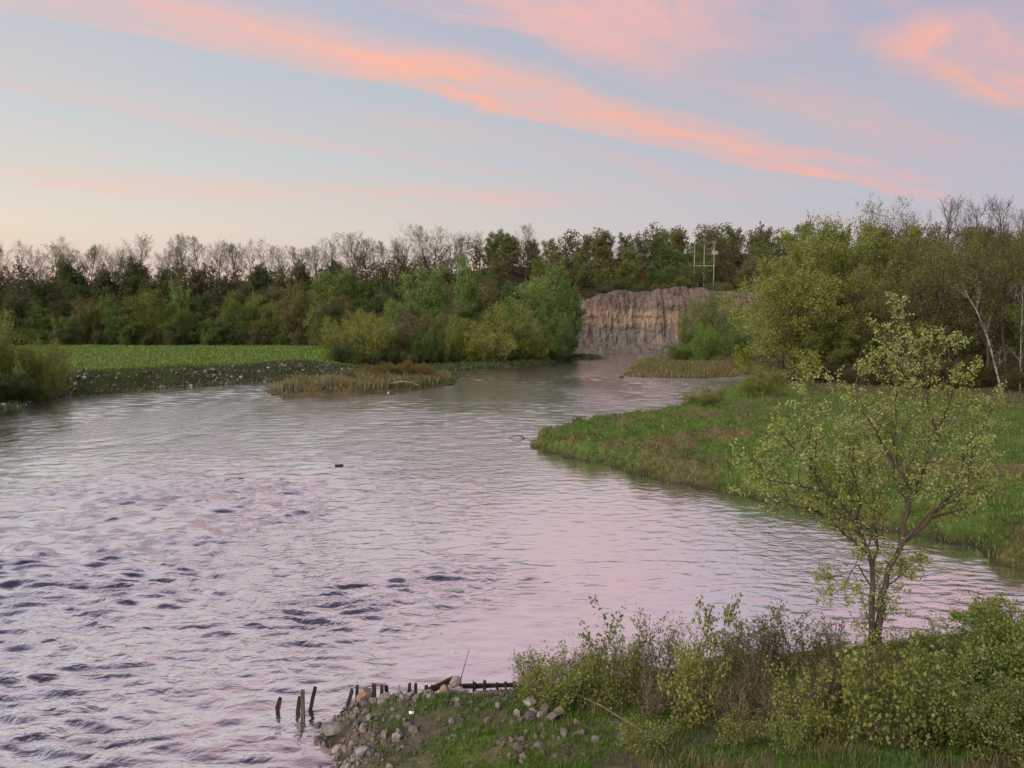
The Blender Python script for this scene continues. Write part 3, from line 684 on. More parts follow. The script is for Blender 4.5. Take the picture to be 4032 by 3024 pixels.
for i in range(36):
    x = 12 + i * 2.0 + RG.uniform(-1, 1); y = float(np.interp(x, [6, 19, 31, 52, 75, 100], [261, 265.5, 269.5, 273.5, 274.5, 272])) + RG.uniform(0, 3.5)
    tree('shrub', 'bush%d' % (i % 2), x, y, RG.choice([1.0, 1.4, 2.0, 2.8, 4.0]), None, vary(RG.choice([DARK, OLIVE, BROWN]), .2), 'scrubby shrub on the rim of the clay cliff', 'shrubs on the cliff rim', cat='shrub', z=float(np.interp(x, [6, 15, 21, 25, 29, 34, 37, 41, 46, 52, 58, 63, 70, 76, 100], [12, 13.5, 16, 18.5, 19.5, 20.3, 21.0, 19.4, 19.8, 21.4, 22.2, 21.2, 20.2, 19.4, 19])) - .5)
def wood_mass():
    """far rows on the ridge and hill that read as one wood"""
    rng = np.random.default_rng(5); Vs, n = [], 0
    for i in range(470):
        if i < 130: x, y, h = -240 + i * 1.7 + rng.uniform(-2, 2), rng.uniform(300, 325), rng.uniform(5, 10.5)
        elif i < 210: x, y, h = -240 + (i - 130) * 2.7 + rng.uniform(-2, 2), rng.uniform(280, 300), rng.uniform(8, 12)
        elif i < 270: x, y, h = -14 + (i - 210) * 2.6 + rng.uniform(-2, 2), rng.uniform(290, 325), rng.uniform(8, 12)
        elif i >= 360: x, y, h = -240 + (i - 360) * 2.05 + rng.uniform(-1, 1), rng.uniform(296, 304), rng.uniform(3, 5.5)
        else: x, y, h = rng.uniform(-30, 240), rng.uniform(335, 420), rng.uniform(11, 16)
        p = PROTO['wood%d' % (i % 3)] if i < 360 else PROTO['bush%d' % (i % 2)]; s = h / p.h
        sel = rng.choice(len(p.P), 420 if i < 360 else 220, replace=False); a = rng.random() * 6.28
        P_ = p.P[sel] * s; D_ = p.D[sel]
        rot = np.array([[math.cos(a), -math.sin(a), 0], [math.sin(a), math.cos(a), 0], [0, 0, 1]])
        P_ = P_ @ rot.T * (np.array([1.15, 1.15, 1]) if i < 360 else np.array([1.6, 1.6, 1])) + np.array([x, y, H(x, y)])
        side = norm_rows(np.cross(D_, rng.normal(0, 1, D_.shape))); L = 1.38 * s * p.leaf * (2 if i < 360 else 3.2)
        Vs.append((P_[:, None, :] + L * (side[:, None, :] * DIAMOND[None, :, 0:1] + D_[:, None, :] * DIAMOND[None, :, 1:2])).reshape(-1, 3)); n += len(sel)
    return mesh_np('distant_wood', np.concatenate(Vs), np.arange(n * 4).reshape(n, 4), M_LEAF)
add('distant_wood', wood_mass(), color=(.105, .100, .042), kind='stuff', label='distant wood covering the back of the ridge and hill', category='wood')

# -- point of land under the cliff
SPIT = [(49.7, 196, 15.8, 14.8, OLIVE, 'wide rounded willow on the point below the clay cliff'), (41.8, 172, 8.5, 7.5, BRIGHT, 'bright green bush on the grassy point below the cliff'), (38.9, 180, 4.6, 8.9, OLIVE, 'low olive bush next to the bright green bush on the point'), (50.8, 185, 12.8, 8.6, OLIVE, 'upright willow bush behind the bright green bush'), (43.4, 190, 10.1, 7.7, OLIVE, 'mid-sized willow bush between the wide willow and the low olive bush'), (48.7, 168, 9.0, 7.9, GREEN, 'green bush on the point beside the big tree')]
for i, (x, y, zt, wd, c, lb) in enumerate(SPIT):
    tree('willow_bush', 'bush%d' % (i % 2), x, y, (zt - H(x, y)) * 1.05, wd * 1.05, c, lb, 'bushes on the point below the cliff', cat='bush')

# -- wood on the meadow's far side
tree('tree', 'big0', 35.2, 104, 20.6 - H(35.2, 104), 18, (.240, .270, .060), 'spreading yellow-green tree standing at the water at the corner of the wood', None, bark=(.05, .04, .035), rot=1.0)
tree('tree', 'sparse0', 55.7, 124, 28 - H(55.7, 124), 13.5, (.15, .165, .05), 'tallest thin-leaved green tree standing out above the wood beside the meadow', None, rot=2.0)
tree('tree', 'sparse1', 64.5, 124, 25.9 - H(64.5, 124), 8, (.11, .16, .045), 'fresh green thin-leaved tree top between the bare tall trees', None)
RIGHT = [(46.1, 117, 22.5, 10.2, 'B'), (48.9, 116, 24.0, 10.1, 'B'), (41.1, 108, 16.4, 8.5, 'B'), (53.2, 110, 20.5, 9.6, 'Br'), (57.4, 106, 20.0, 8.6, 'Br'), (56.6, 83, 17.0, 6.4, 'G'), (64.8, 126, 24.2, 9.8, 'B'), (64.7, 112, 22.5, 8.8, 'Br'), (46.8, 106, 16.5, 8.4, 'B'), (40.4, 114, 20.5, 9.5, 'B'), (42.8, 104, 11.2, 6.4, 'B'), (55.5, 76, 16.0, 6.4, 'G'), (51.6, 101, 12.2, 6.4, 'B'), (58.2, 99, 14.3, 6.8, 'Br'), (70, 118, 22, 9, 'Br'), (73, 108, 21, 9, 'B'), (66, 98, 18, 8, 'Br'), (63, 90, 16, 7, 'G'), (62, 79, 16, 7, 'G'), (57, 118, 23, 10, 'B'), (53, 122, 24, 10, 'B')]
RL = {'B': ('yellow-olive leafy tree in the wood beside the meadow', (.205, .232, .054)), 'Br': ('brownish budding tree in the wood beside the meadow', (.175, .185, .056)), 'G': ('dense fresh green tree at the edge of the wood above the meadow', (.095, .150, .028))}
for i, (x, y, zt, wd, k) in enumerate(RIGHT):
    tree('tree', 'big%d' % (i % 4), x, y, zt - H(x, y), wd * 1.4, vary(RL[k][1], .12), RL[k][0], 'trees of the wood beside the meadow', bark=(.055, .045, .038))
for i, (x, y, zt) in enumerate([(65, 132, 27.5), (63.4, 116, 27.7), (69.3, 120, 27.9), (67.7, 110, 26.5), (70.3, 106, 25.4), (74, 114, 27), (60, 130, 25), (77, 120, 27), (72, 98, 24)]):
    tree('bare_tree', 'tallbare%d' % (i % 2), x, y, zt - H(x, y), 8.5 if i < 4 else 7.5, (.12, .10, .06), 'tall leafless grey tree rising above the wood beside the meadow', 'tall bare trees in the wood', bark=(.105, .085, .078))
for i in range(20):
    x = 50 + (i % 10) * 4.8 + RG.uniform(-2, 2); y = 135 + (i // 10) * 14 + RG.uniform(-5, 5)
    tree('tree', 'wood%d' % (i % 3), x, y, RG.uniform(17, 22), None, vary(RL['B' if i % 2 else 'Br'][1], .2), 'tree deep in the wood behind the meadow', 'trees deep in the wood')
for i, (x, y, h) in enumerate([(44, 101, 15), (47.5, 99, 15), (50.2, 96, 16), (45.8, 103, 14), (57, 92, 17), (58.3, 91.2, 18), (59.2, 92.5, 17), (56.2, 94, 17), (60.5, 89, 16), (53.5, 97, 15)]):
    tree('bare_tree', 'bare%d' % (i % 4), x, y, h, None, RL['Br'][1], 'slender dark trunk standing at the front of the wood', 'slender trunks at the front of the wood', bark=(.06, .05, .045))
for i in range(22):
    t = i / 21; x = 38 + 16 * t + RG.uniform(-1.5, 1.5); y = 104 - 32 * t + RG.uniform(-3, 3)
    c = RG.choice([(.13, .085, .045), (.10, .085, .035), (.09, .095, .03)])
    tree('shrub', 'bush%d' % (i % 2), x + 2.5, y, RG.uniform(1.6, 3.6), None, vary(c), 'low brown shrub along the front of the wood', 'undergrowth shrubs along the front of the wood', cat='shrub')

# leaning birch
def birch(name, base, line, r, label, seed):
    sk = Skeleton(seed); R = sk.r
    S = spec(steps=(4, 5, 4, 4), n=(6, 6, 5), rmin=.012, ratio=(.3, .5, .5), t0=(.1, .2, .2), ang=(.6, .6, .6), trop=(.05, .1, .05, .02), sides=(7, 4, 3, 3), leaf_from=3)
    pts = line; dirs = [unit(tuple(b[k] - a[k] for k in range(3))) for a, b in zip(pts[:-1], pts[1:])]; dirs = [dirs[0]] + dirs
    sk.add_poly(pts, r, r * .3, 7)
    sk.branch(pts, dirs, 8.0, r, r * .3, 0, S)
    V, F = tubes(sk)
    root = add(name, None, loc=base, label=label, category='tree')
    add('trunk', mesh_np(name + '_trunk', V, F, M_BIRCH, True), root)
    P_, D_ = leaves_along(sk.tips, 3, .12, np.random.default_rng(seed))
    add('crown', leaf_mesh(name + '_crown', P_, D_, .2), root, color=(.11, .11, .05))
birch('birch_tree', (50.0, 81, H(50.0, 81)), [(0, 0, -.2), (-.45, .1, 1.6), (-1.0, .2, 3.6), (-1.5, .3, 5.4), (-2.2, .2, 6.9), (-3.0, .1, 8.4), (-3.8, .2, 9.7), (-4.4, .3, 11.0)], .115, 'leaning white-barked birch at the front of the wood', 3)
birch('birch_tree', (50.9, 79.5, H(50.9, 79.5)), [(0, 0, -.2), (-.1, 0, 1.8), (-.05, .1, 4.0), (-.2, 0, 6.3), (-.1, .1, 8.5), (-.3, 0, 10.8)], .07, 'straight thin white birch close by the leaning birch', 4)

# small bushes standing on the meadow's edge
for x, y, h, lb in [(18.5, 74.5, 2.0, 'yellow-green bush on the back edge of the meadow'), (16.6, 73, 1.1, 'low yellow-green bush beside the larger one on the meadow edge'), (26.2, 84, 3.2, 'airy green bush where the meadow meets the side channel'), (-19.5, 133, 3.0, 'small yellow-green bush behind the reedy island')]:
    tree('bush', 'bush0', x, y, h, None, YELLOW, lb, cat='bush')
# willows on the crop bank
for x, y, h, wd, c, lb, pr in [(-58.6, 90, 8.6, 6.2, YELLOW, 'yellow-green willow on the bank at the corner of the field', 'bush0'), (-55.9, 95, 7.2, 4.0, (.20, .215, .055), 'slimmer yellow-green sapling beside the willow by the field', 'bush1'), (-57.0, 88.2, 2.8, 6.5, DARK, 'dark dense bush under the willow by the field', 'bush1'), (-61.5, 95, 5.5, 5, OLIVE, 'olive bush between willow and field', 'bush0'), (-55.3, 90.5, 2.6, 4.5, DARK, 'low dark bush on the bank below the yellow-green sapling', 'bush0')]:
    tree('willow_bush', pr, x, y, h, wd, c, lb, cat='bush')

# three-pole power line support on the hill
def pole_frame():
    x0, y0 = 70.8, 296.0; z0 = H(x0, y0)
    root = add('power_line_support', None, loc=(x0, y0, z0), label='three-pole wooden power line support on the hill above the cliff', category='power pole')
    for dxp in (-3.6, 0, 3.6):
        sk = Skeleton(1); zb_ = H(x0 + dxp, y0) - z0
        sk.add_poly([(dxp, 0, zb_ - 1), (dxp, 0, 6), (dxp, 0, 12), (dxp, 0, 38.0 - z0)], .2, .14, 8)
        V, F = tubes(sk); add('pole', mesh_np('pole', V, F, M_WOOD, True), root, color=(.30, .26, .22))
    sk = Skeleton(1); zc = 28.6
    sk.add_poly([(-4.2, -.25, zc - z0 + 1.8), (0, -.25, zc - z0 + 1.8), (4.2, -.25, zc - z0 + 1.8)], .14, .14, 6)
    V, F = tubes(sk); add('crossarm', mesh_np('crossarm', V, F, M_WOOD), root, color=(.30, .26, .22))
pole_frame()
print('trees', time.time() - T0, len(bpy.data.objects))

# ------------------------------------------------------------------ the maple by the bridge, limb by limb (metres from its foot: x, y, height)
LOBED = np.array([(0, 0), (.46, .30), (.26, .62), (0, 1.0), (-.26, .62), (-.46, .30)])
def maple_tree():
    bx, by = 8.43, 17.98; z0 = H(bx, by)
    sk = Skeleton(77); R = sk.r
    limbs = [
        ([(.03, -.04), (.04, .81), (.11, 1.59), (.22, 2.12), (.39, 2.48), (.53, 2.84), (.56, 3.36), (.65, 3.77), (.74, 4.08)], 0, .0, .078, .040, 9, .85),
        ([(-.02, -.04), (-.11, .81), (-.18, 1.86), (-.33, 2.64), (-.61, 3.26), (-1.03, 3.83), (-1.34, 4.06), (-1.71, 4.49), (-2.18, 5.0), (-2.6, 5.51)], .05, -.9, .066, .010, 9, .35),
        ([(.74, 4.08), (.41, 4.54), (.09, 5.1), (-.18, 5.61), (-.39, 5.92), (-.45, 6.32), (-.39, 6.67)], 0, .5, .033, .007, 6, .1),
        ([(.74, 4.08), (.88, 4.39), (.99, 4.8), (1.1, 5.21), (1.13, 5.56), (1.31, 6.12), (1.39, 6.72), (1.34, 7.42)], 0, -.5, .036, .006, 6, .2),
        ([(.41, 4.54), (.37, 5.21), (.36, 5.97), (.34, 6.72), (.27, 7.77)], .1, .3, .03, .007, 6, .1),
        ([(.53, 2.79), (.93, 3.1), (1.27, 3.34), (1.52, 3.57), (1.81, 3.83), (2.15, 4.18), (2.38, 4.7), (2.61, 5.21), (2.8, 5.51), (3.08, 5.97)], 0, .9, .045, .008, 6, .3),
        ([(1.52, 3.59), (1.75, 4.08), (1.89, 4.49), (1.84, 4.9), (1.94, 5.51)], .35, -.2, .03, .008, 6, .15),
        ([(-1.34, 4.06), (-1.75, 4.24), (-2.37, 4.39), (-2.87, 4.49), (-3.29, 5.0)], -.55, -1.2, .035, .008, 6, .15),
        ([(-1.24, 3.98), (-.95, 4.49), (-.66, 4.9), (-.58, 5.51)], -.5, .5, .03, .007, 6, .15),
        ([(-.08, 2.12), (.08, 2.64), (.11, 3.16), (.14, 3.77), (.06, 4.54), (-.16, 5.1)], .05, 1.0, .034, .008, 6, .2),
        ([(-.33, 2.64), (-.8, 3.05), (-1.33, 3.52), (-1.84, 3.67), (-2.4, 3.83)], -.2, .9, .035, .008, 6, .15),
        ([(1.1, 5.21), (.96, 6.02), (.74, 6.57), (.56, 7.32)], -.3, .2, .03, .007, 6, .1),
        ([(.12, .01), (.42, .23), (.67, .38), (.82, .54)], 0, -.3, .03, .01, 6, .5),
        ([(-.18, 1.86), (-.53, 2.38), (-.78, 2.22), (-.97, 1.8)], .0, -.5, .02, .006, 6, .3),
        ([(.26, 1.86), (.66, 2.01), (1.06, 2.22)], 0, .5, .02, .006, 6, .3),
        ([(-1.71, 4.49), (-1.88, 5.0), (-1.79, 5.61), (-1.71, 6.32)], -.65, -.3, .028, .007, 6, .1),
        ([(.53, 2.84), (.9, 3.67), (1.19, 4.03), (1.47, 4.7)], 0, -1.3, .04, .008, 6, .2),
        ([(.65, 3.77), (.5, 4.3), (.7, 5.0), (.62, 5.7)], 0, 1.3, .035, .008, 6, .15),
        ([(-.61, 3.26), (-.7, 3.9), (-1.1, 4.7), (-1.3, 5.3)], -.1, -1.5, .03, .008, 6, .15),
        ([(1.27, 3.34), (1.9, 3.5), (2.4, 3.6), (2.9, 3.9)], .2, .6, .03, .008, 6, .25)]
    S = spec(steps=(1, 5, 4, 3), wig=(.0, .16, .24, .3), trop=(0, .10, .08, .03), sides=(6, 4, 3, 3), n=(9, 5, 4), t0=(.1, .15, .15), ang=(.85, .75, .75), ratio=(.30, .48, .5), rr=(.4, .5, .5), taper=(.3, .35, .4, .5), rmin=.0025, leaf_from=2,
        shape=(flat_shape(1, 1, .8), flat_shape(1, .9, .6), flat_shape(1, .9, .6)))
    for pts, d0, d1, r0, r1, k, t0 in limbs:
        n = len(pts)
        p3 = [(x, d0 + (d1 - d0) * (i / (n - 1)) + R.gauss(0, .015), z) for i, (x, z) in enumerate(pts)]
        fine = [p3[0]]
        for a, b in zip(p3[:-1], p3[1:]):
            m_ = tuple((a[j] + b[j]) / 2 + R.gauss(0, .018) for j in range(3)); fine += [m_, b]
        dirs = [unit(tuple(b[j] - a[j] for j in range(3))) for a, b in zip(fine[:-1], fine[1:])]; dirs = [dirs[0]] + dirs
        sk.add_poly(fine, r0, r1, k)
        L = sum(math.dist(a, b) for a, b in zip(fine[:-1], fine[1:]))
        S2 = dict(S); S2['t0'] = (t0, .15, .15); S2['n'] = (max(5, int(L * 4.0 * (1 - t0))), 5, 4); S2['ratio'] = (min(.42, .85 / L), .5, .5)
        sk.branch(fine, dirs, L, r0, r1, 0, S2)
    # short leafy shoots on the lower stems
    S3 = spec(steps=(4, 3), wig=(.2, .3), trop=(.1, .05), sides=(3, 3), n=(4,), t0=(.2,), ang=(.8,), ratio=(.5,), rr=(.5,), taper=(.4, .5), rmin=.002, leaf_from=0, shape=(flat_shape(1, 1, .7),))
    for i in range(70):
        z = R.uniform(.1, 3.2); f = z / 3.2
        x = (.04 + .55 * f * f if R.random() < .5 else -.08 - .4 * f * f); a = R.random() * 6.28
        sk.grow((x, .02, z), unit((math.cos(a), math.sin(a), R.uniform(0, .5))), R.uniform(.15, .75 if z > .7 else .3), .007, 0, S3)
    V, F = tubes(sk, .35)
    root = add('maple_tree', None, loc=(bx, by, z0), label='young forked maple with open yellow-green crown standing on the shrubby bank', category='tree')
    add('trunk', mesh_np('maple_trunk', V, F, M_BARK, True), root, color=(.085, .068, .055))
    rng = np.random.default_rng(9)
    P_, D_ = leaves_along(sk.tips, 2, .025, rng, lo=.25, droop=.2)
    P_ = np.repeat(P_, 4, 0) + rng.normal(0, .030, (len(P_) * 4, 3)); D_ = norm_rows(np.repeat(D_, 4, 0) + rng.normal(0, .8, (len(D_) * 4, 3)))
    add('crown', leaf_mesh('maple_crown', P_, D_, .050, LOBED, M_LEAF_NEAR, rng, .3), root, color=(.315, .365, .12))
    print('maple leaves', len(P_))
maple_tree()

# ------------------------------------------------------------------ shrubs on the bank by the bridge
def near_protos():
    sh = (flat_shape(1, 1, .8), flat_shape(1, .9, .6), flat_shape(1, .9, .6))
    for i in range(3):
        PROTO['mapleshrub%d' % i] = Proto('mapleshrub', 80 + i, spec(steps=(6, 4, 3), wig=(.1, .2, .3), trop=(.05, .0, -.04), sides=(5, 3, 3), n=(8, 5), t0=(.25, .2), ang=(.8, .8), ratio=(.42, .5), rmin=.003, leaf_from=1, shape=sh, taper=(.3, .4, .5)), 1.4, .012, 7, .062, .055, LOBED, stems=6, lean=.65, flat=.7, droop=.45, near=True)
    for i in range(2):
        PROTO['sapling%d' % i] = Proto('sapling', 85 + i, spec(steps=(7, 5, 3), wig=(.08, .2, .3), trop=(.05, .06, 0), sides=(5, 3, 3), n=(9, 4), t0=(.35, .25), ang=(.9, .8), ratio=(.36, .45), rmin=.003, leaf_from=1, shape=sh, taper=(.25, .4, .5)), 2.0, .013, 5, .07, .035, ROUND, stems=2, lean=.25, flat=.5, droop=.25, near=True)
    for i in range(3):
        PROTO['twiggy%d' % i] = Proto('twiggy', 88 + i, spec(steps=(6, 4, 3), wig=(.09, .16, .25), trop=(.07, .08, .04), sides=(4, 3, 3), n=(9, 4), t0=(.3, .2), ang=(.55, .6), ratio=(.30, .5), rmin=.0025, leaf_from=1, shape=sh, taper=(.3, .4, .5)), 1.4, .009, 3, .052, .02, DIAMOND, stems=10, lean=.42, flat=.2, near=True)
    for i in range(2):
        PROTO['dense%d' % i] = Proto('dense', 92 + i, spec(twigs=False, steps=(6, 5, 4, 3), wig=(.1, .18, .25, .3), trop=(.04, .05, .03, 0), sides=(5, 3, 3, 3), n=(9, 6, 5), t0=(.15, .15, .15), ang=(.75, .8, .8), ratio=(.46, .5, .5), rmin=.003, leaf_from=2), 2.2, .02, 8, .052, .05, ROUND, stems=8, lean=.7, flat=.4, near=True)
    PROTO['weed0'] = Proto('weed', 95, spec(steps=(6, 3), wig=(.06, .2), trop=(.06, .1), sides=(3, 3), n=(8,), t0=(.3,), ang=(.7,), ratio=(.16,), rmin=.0015, leaf_from=0, shape=sh, taper=(.5, .5)), .9, .005, 3, .045, .015, NARROW, stems=22, lean=.22, flat=.1, near=True)
near_protos()
MG = (.215, .26, .055); MY = (.25, .265, .055); TW = (.19, .205, .085); DG = (.20, .265, .058); WD = (.15, .14, .07)
SHRUBS = [('maple_shrub', 'mapleshrub0', .72, 16.18, 1.05, 1.6, MG, 'low yellow-green maple shrub beside the row of old posts'), ('sapling', 'sapling0', 1.74, 15.9, 2.15, 1.5, (.15, .20, .05), 'tall round-leaved sapling rising over the water beside maple shrubs'), ('maple_shrub', 'mapleshrub1', 2.12, 15.4, 1.3, 1.5, (.16, .18, .04), 'maple shrub with grey stems next to the round-leaved sapling'), ('maple_shrub', 'mapleshrub2', 1.26, 15.6, 1.2, 1.6, MG, 'broad yellow-green maple shrub above the rubble slope'),
    ('twiggy_shrub', 'twiggy0', 2.6, 16.5, 1.45, 1.2, TW, 'twiggy grey-green shrub behind the maple shrubs'), ('twiggy_shrub', 'twiggy1', 3.3, 17.0, 1.7, 1.3, TW, 'tall twiggy shrub standing against the water before the gap in the bushes'), ('sapling', 'sapling1', 4.3, 16.4, 2.0, .8, (.19, .22, .05), 'thin single sapling with pale leaves at its tip'), ('maple_sapling', 'mapleshrub1', 3.38, 14.7, 1.7, 1.0, MY, 'golden-green maple sapling standing alone in the grass'),
    ('twiggy_shrub', 'twiggy2', 4.9, 16.9, 1.4, 1.4, TW, 'brown-stemmed twiggy shrub beside the thin sapling'), ('twiggy_shrub', 'twiggy0', 5.65, 17.0, 1.45, 1.5, (.12, .13, .055), 'dull twiggy shrub between thin sapling and forked maple'), ('twiggy_shrub', 'twiggy1', 6.4, 17.2, 1.6, 1.5, (.13, .15, .05), 'leafier twiggy shrub close to the forked maple'), ('maple_shrub', 'mapleshrub0', 4.0, 13.5, .65, .9, MG, 'small maple shrub in the grass in front of the golden-green sapling'),
    ('maple_shrub', 'mapleshrub2', 2.35, 13.4, .75, 1.1, MG, 'low maple shrub above the heap of grey rubble'), ('maple_shrub', 'mapleshrub1', 6.4, 13.4, 1.8, 2.2, MG, 'largest maple shrub below the forked maple'), ('maple_shrub', 'mapleshrub2', 7.6, 14.7, 1.45, 1.7, (.18, .21, .04), 'maple shrub between forked maple and dense green bush'), ('maple_shrub', 'mapleshrub0', 5.3, 13.9, 1.45, 1.4, MY, 'yellowish maple shrub beside the largest maple shrub'),
    ('green_bush', 'dense0', 9.6, 15.6, 1.9, 2.4, DG, 'dense dark green bush on the bank near the forked maple'), ('green_bush', 'dense1', 9.5, 14.0, 2.2, 2.7, (.19, .245, .055), 'biggest dense green bush on the bank'), ('twiggy_shrub', 'twiggy2', 7.1, 17.2, .85, 1.3, (.15, .15, .055), 'yellowish twiggy shrub at the foot of the forked maple'), ('twiggy_shrub', 'twiggy0', 9.3, 17.6, .9, 1.4, TW, 'twiggy shrub between the forked maple and the water'),
    ('green_bush', 'dense0', 7.9, 13.1, 1.5, 2.0, (.18, .23, .052), 'small dense green bush below the maple shrubs'), ('twiggy_shrub', 'twiggy1', 9.7, 17.6, 1.2, 1.3, TW, 'twiggy shrub behind the dense dark green bush'), ('maple_shrub', 'mapleshrub1', 4.8, 13.0, .8, 1.0, MG, 'young maple shrub low on the grassy bank'), ('green_bush', 'dense1', 11.4, 15.0, 1.7, 2.4, DG, 'dense green bush standing further along the inlet'), ('twiggy_shrub', 'twiggy2', 11.3, 18.0, 1.5, 1.6, TW, 'twiggy shrub at the inlet beyond the green bushes'),
    ('twiggy_shrub', 'twiggy1', 7.9, 16.0, .7, 1.3, (.14, .12, .06), 'brownish twiggy shrub in front of the forked maple'), ('twiggy_shrub', 'twiggy2', 6.3, 15.6, .7, 1.3, (.135, .13, .06), 'low brownish twiggy shrub above the largest maple shrub')]
for nm, pr, x, y, h, wd, c, lb in SHRUBS:
    tree(nm, pr, x, y, h, wd, c, lb, None, bark=(.12, .095, .075), cat='shrub')
for i, (x, y) in enumerate([(.35, 17.5), (.8, 17.6), (1.3, 17.7), (1.75, 17.6), (2.2, 17.7), (4.1, 17.7), (5.2, 18.1), (2.9, 17.9), (6.0, 18.3), (7.9, 18.9), (2.9, 15.6), (3.9, 15.9), (4.6, 15.3), (5.2, 16.2), (6.0, 15.0), (4.2, 14.5), (2.7, 14.8), (6.9, 15.6), (7.3, 13.9), (5.0, 14.6), (8.4, 15.2), (1.5, 16.8)]):
    tree('weed_clump', 'weed0', x, y, RG.uniform(.75, 1.05), .9, WD, 'clump of dry upright weed stalks among the shrubs of the bank', 'weed stalks along the bank', bark=(.20, .155, .115), cat='weeds')

# ------------------------------------------------------------------ grass
def scatter(x0, x1, y0, y1, n, dens, seed):
    rng = np.random.default_rng(seed)
    x = rng.uniform(x0, x1, n); y = rng.uniform(y0, y1, n)
    t, isl = shore(x, y)
    k = rng.random(n) < dens(x, y, t, isl)
    x, y = x[k], y[k]
    return np.stack([x, y, height(x, y)], 1)
def blades(name, pts, h, wd, per, spread, lean, seed, color, mat=None, label=None, fan=.55, tip=.0, patch=0.0):
    rng = np.random.default_rng(seed); n = len(pts) * per
    h = h * (1 + patch * np.clip(2.2 * fbm(pts[:, 0] * .35, pts[:, 1] * .35, seed, 3), -.9, 1.2))
    B = np.repeat(pts, per, 0) + np.concatenate([rng.normal(0, spread, (n, 2)), np.full((n, 1), -.03)], 1)
    hh = np.repeat(h * (.6 + .8 * rng.random(len(pts))), per) * (.6 + .7 * rng.random(n))
    a = rng.random(n) * 2 * np.pi
    out = np.stack([np.cos(a), np.sin(a)], 1) * (fan * rng.random((n, 1))) + np.array(lean)
    sd = np.stack([-np.sin(a), np.cos(a)], 1) * wd
    V = np.zeros((n, 5, 3))
    V[:, 0, :2] = B[:, :2] - sd; V[:, 1, :2] = B[:, :2] + sd; V[:, :2, 2] = B[:, 2:3]
    mid = B[:, :2] + out * hh[:, None] * .30
    V[:, 2, :2] = mid + sd * .75; V[:, 3, :2] = mid - sd * .75; V[:, 2:4, 2] = (B[:, 2] + hh * .62)[:, None]
    V[:, 4, :2] = B[:, :2] + out * hh[:, None] * .95; V[:, 4, 2] = B[:, 2] + hh * (1 - .35 * np.clip(np.linalg.norm(out, axis=1), 0, 1.5) ** 2)
    i = np.arange(n)[:, None] * 5
    me = mesh_np(name, V.reshape(-1, 3), [i + np.array([[0, 1, 2, 3]]), i + np.array([[3, 2, 4]])], mat or M_GRASS)
    return add(name, me, color=color, kind='stuff', label=label, category='grass')

nz = lambda x, y, f, s: fbm(x * f, y * f, s, 3)
near_ok = lambda x, y, t: (t > .25) & (y < 24) & (x > -6)
p_ = scatter(-5, 13, 11.5, 20.5, 30000, lambda x, y, t, i: near_ok(x, y, t) * (.15 + .85 * sst(nz(x, y, .8, 63), -.3, .15)) * sst(t, .3, 1.3), 1)
blades('grass', p_, .125, .006, 5, .045, (.0, -.15), 2, (.085, .165, .030), label='short green grass on the bank by the bridge')
p_ = scatter(-5, 13, 11.5, 20.5, 6500, lambda x, y, t, i: near_ok(x, y, t) * sst(nz(x, y, .6, 65), -.05, .3) * sst(x, -.5, 3), 3)
blades('dry_grass', p_, .26, .005, 5, .05, (.0, -.1), 4, (.20, .15, .085), label='dry straw-coloured grass on the bank by the bridge', fan=1.0)
meadow = lambda x, y, t: (t > .08) & (x > 0) & (y > 26)
wood_line = lambda x, y: 1 - sst(x + .5 * y, 82, 92)
p_ = scatter(0, 52, 26, 100, 48000, lambda x, y, t, i: meadow(x, y, t) * wood_line(x, y) * np.clip(45 / y, .25, 1) * (1 - .75 * sst(nz(x, y, .16, 62), .08, .35)), 5)
blades('grass', p_, .17, .030, 4, .15, (-.3, -.3), 6, (.125, .215, .045), label='lush green grass flopping over the meadow mounds', patch=.5)
p_ = scatter(0, 56, 26, 118, 26000, lambda x, y, t, i: meadow(x, y, t) * (.12 + .88 * np.maximum(sst(nz(x, y, .16, 62), .05, .35), sst(x + .5 * y, 74, 84))) * np.clip(45 / y, .3, 1) * sst(t, .5, 3), 7)
blades('dry_grass', p_, .22, .018, 4, .16, (-.2, -.2), 8, (.19, .165, .085), label='dry tan grass in patches on the meadow', fan=.7)
p_ = scatter(2, 50, 28, 100, 2600, lambda x, y, t, i: meadow(x, y, t) * wood_line(x, y) * sst(nz(x, y, .22, 69), .0, .3) * sst(t, 1, 3), 41)
blades('dead_stalks', p_, .75, .010, 3, .12, (0, 0), 42, (.22, .18, .12), label='thin dead stalks standing in patches on the meadow', fan=.25)
p_ = scatter(0, 30, 26, 70, 60000, lambda x, y, t, i: (t > .0) * (x > 0) * (y > 26) * (t < 1.3) * (.4 + .6 * (nz(x, y, .5, 66) > 0)), 9)
blades('bank_grass', p_, .22, .022, 4, .12, (-.4, -.7), 10, (.125, .165, .045), label='grass hanging over the edge of the meadow bank', fan=.5)
p_ = scatter(-34, -8, 99, 132, 30000, lambda x, y, t, i: i * sst(t, 1.0, 2.6) * (.35 + .65 * sst(nz(x, y, .3, 67), -.25, .1)), 11)
blades('reeds', p_, .70, .03, 4, .22, (.05, 0), 12, (.20, .18, .095), label='dry tan reeds standing on the river island', fan=.6, patch=.65)
p_ = scatter(-34, -8, 99, 132, 14000, lambda x, y, t, i: i * (t > .5) * (.25 * (t > 1) + sst(x, -18, -12)), 13)
blades('grass', p_, .45, .035, 4, .2, (0, -.1), 14, (.09, .125, .04), label='green grass at the end of the river island')
p_ = scatter(17, 60, 130, 215, 16000, lambda x, y, t, i: (t > .3) * (y > 131) * (1 - sst(t, 12, 20)) * (x > 18), 15)
blades('dry_grass', p_, .5, .045, 4, .3, (0, 0), 16, (.15, .145, .06), label='tan and olive grass covering the point below the cliff', fan=.6, patch=.6)
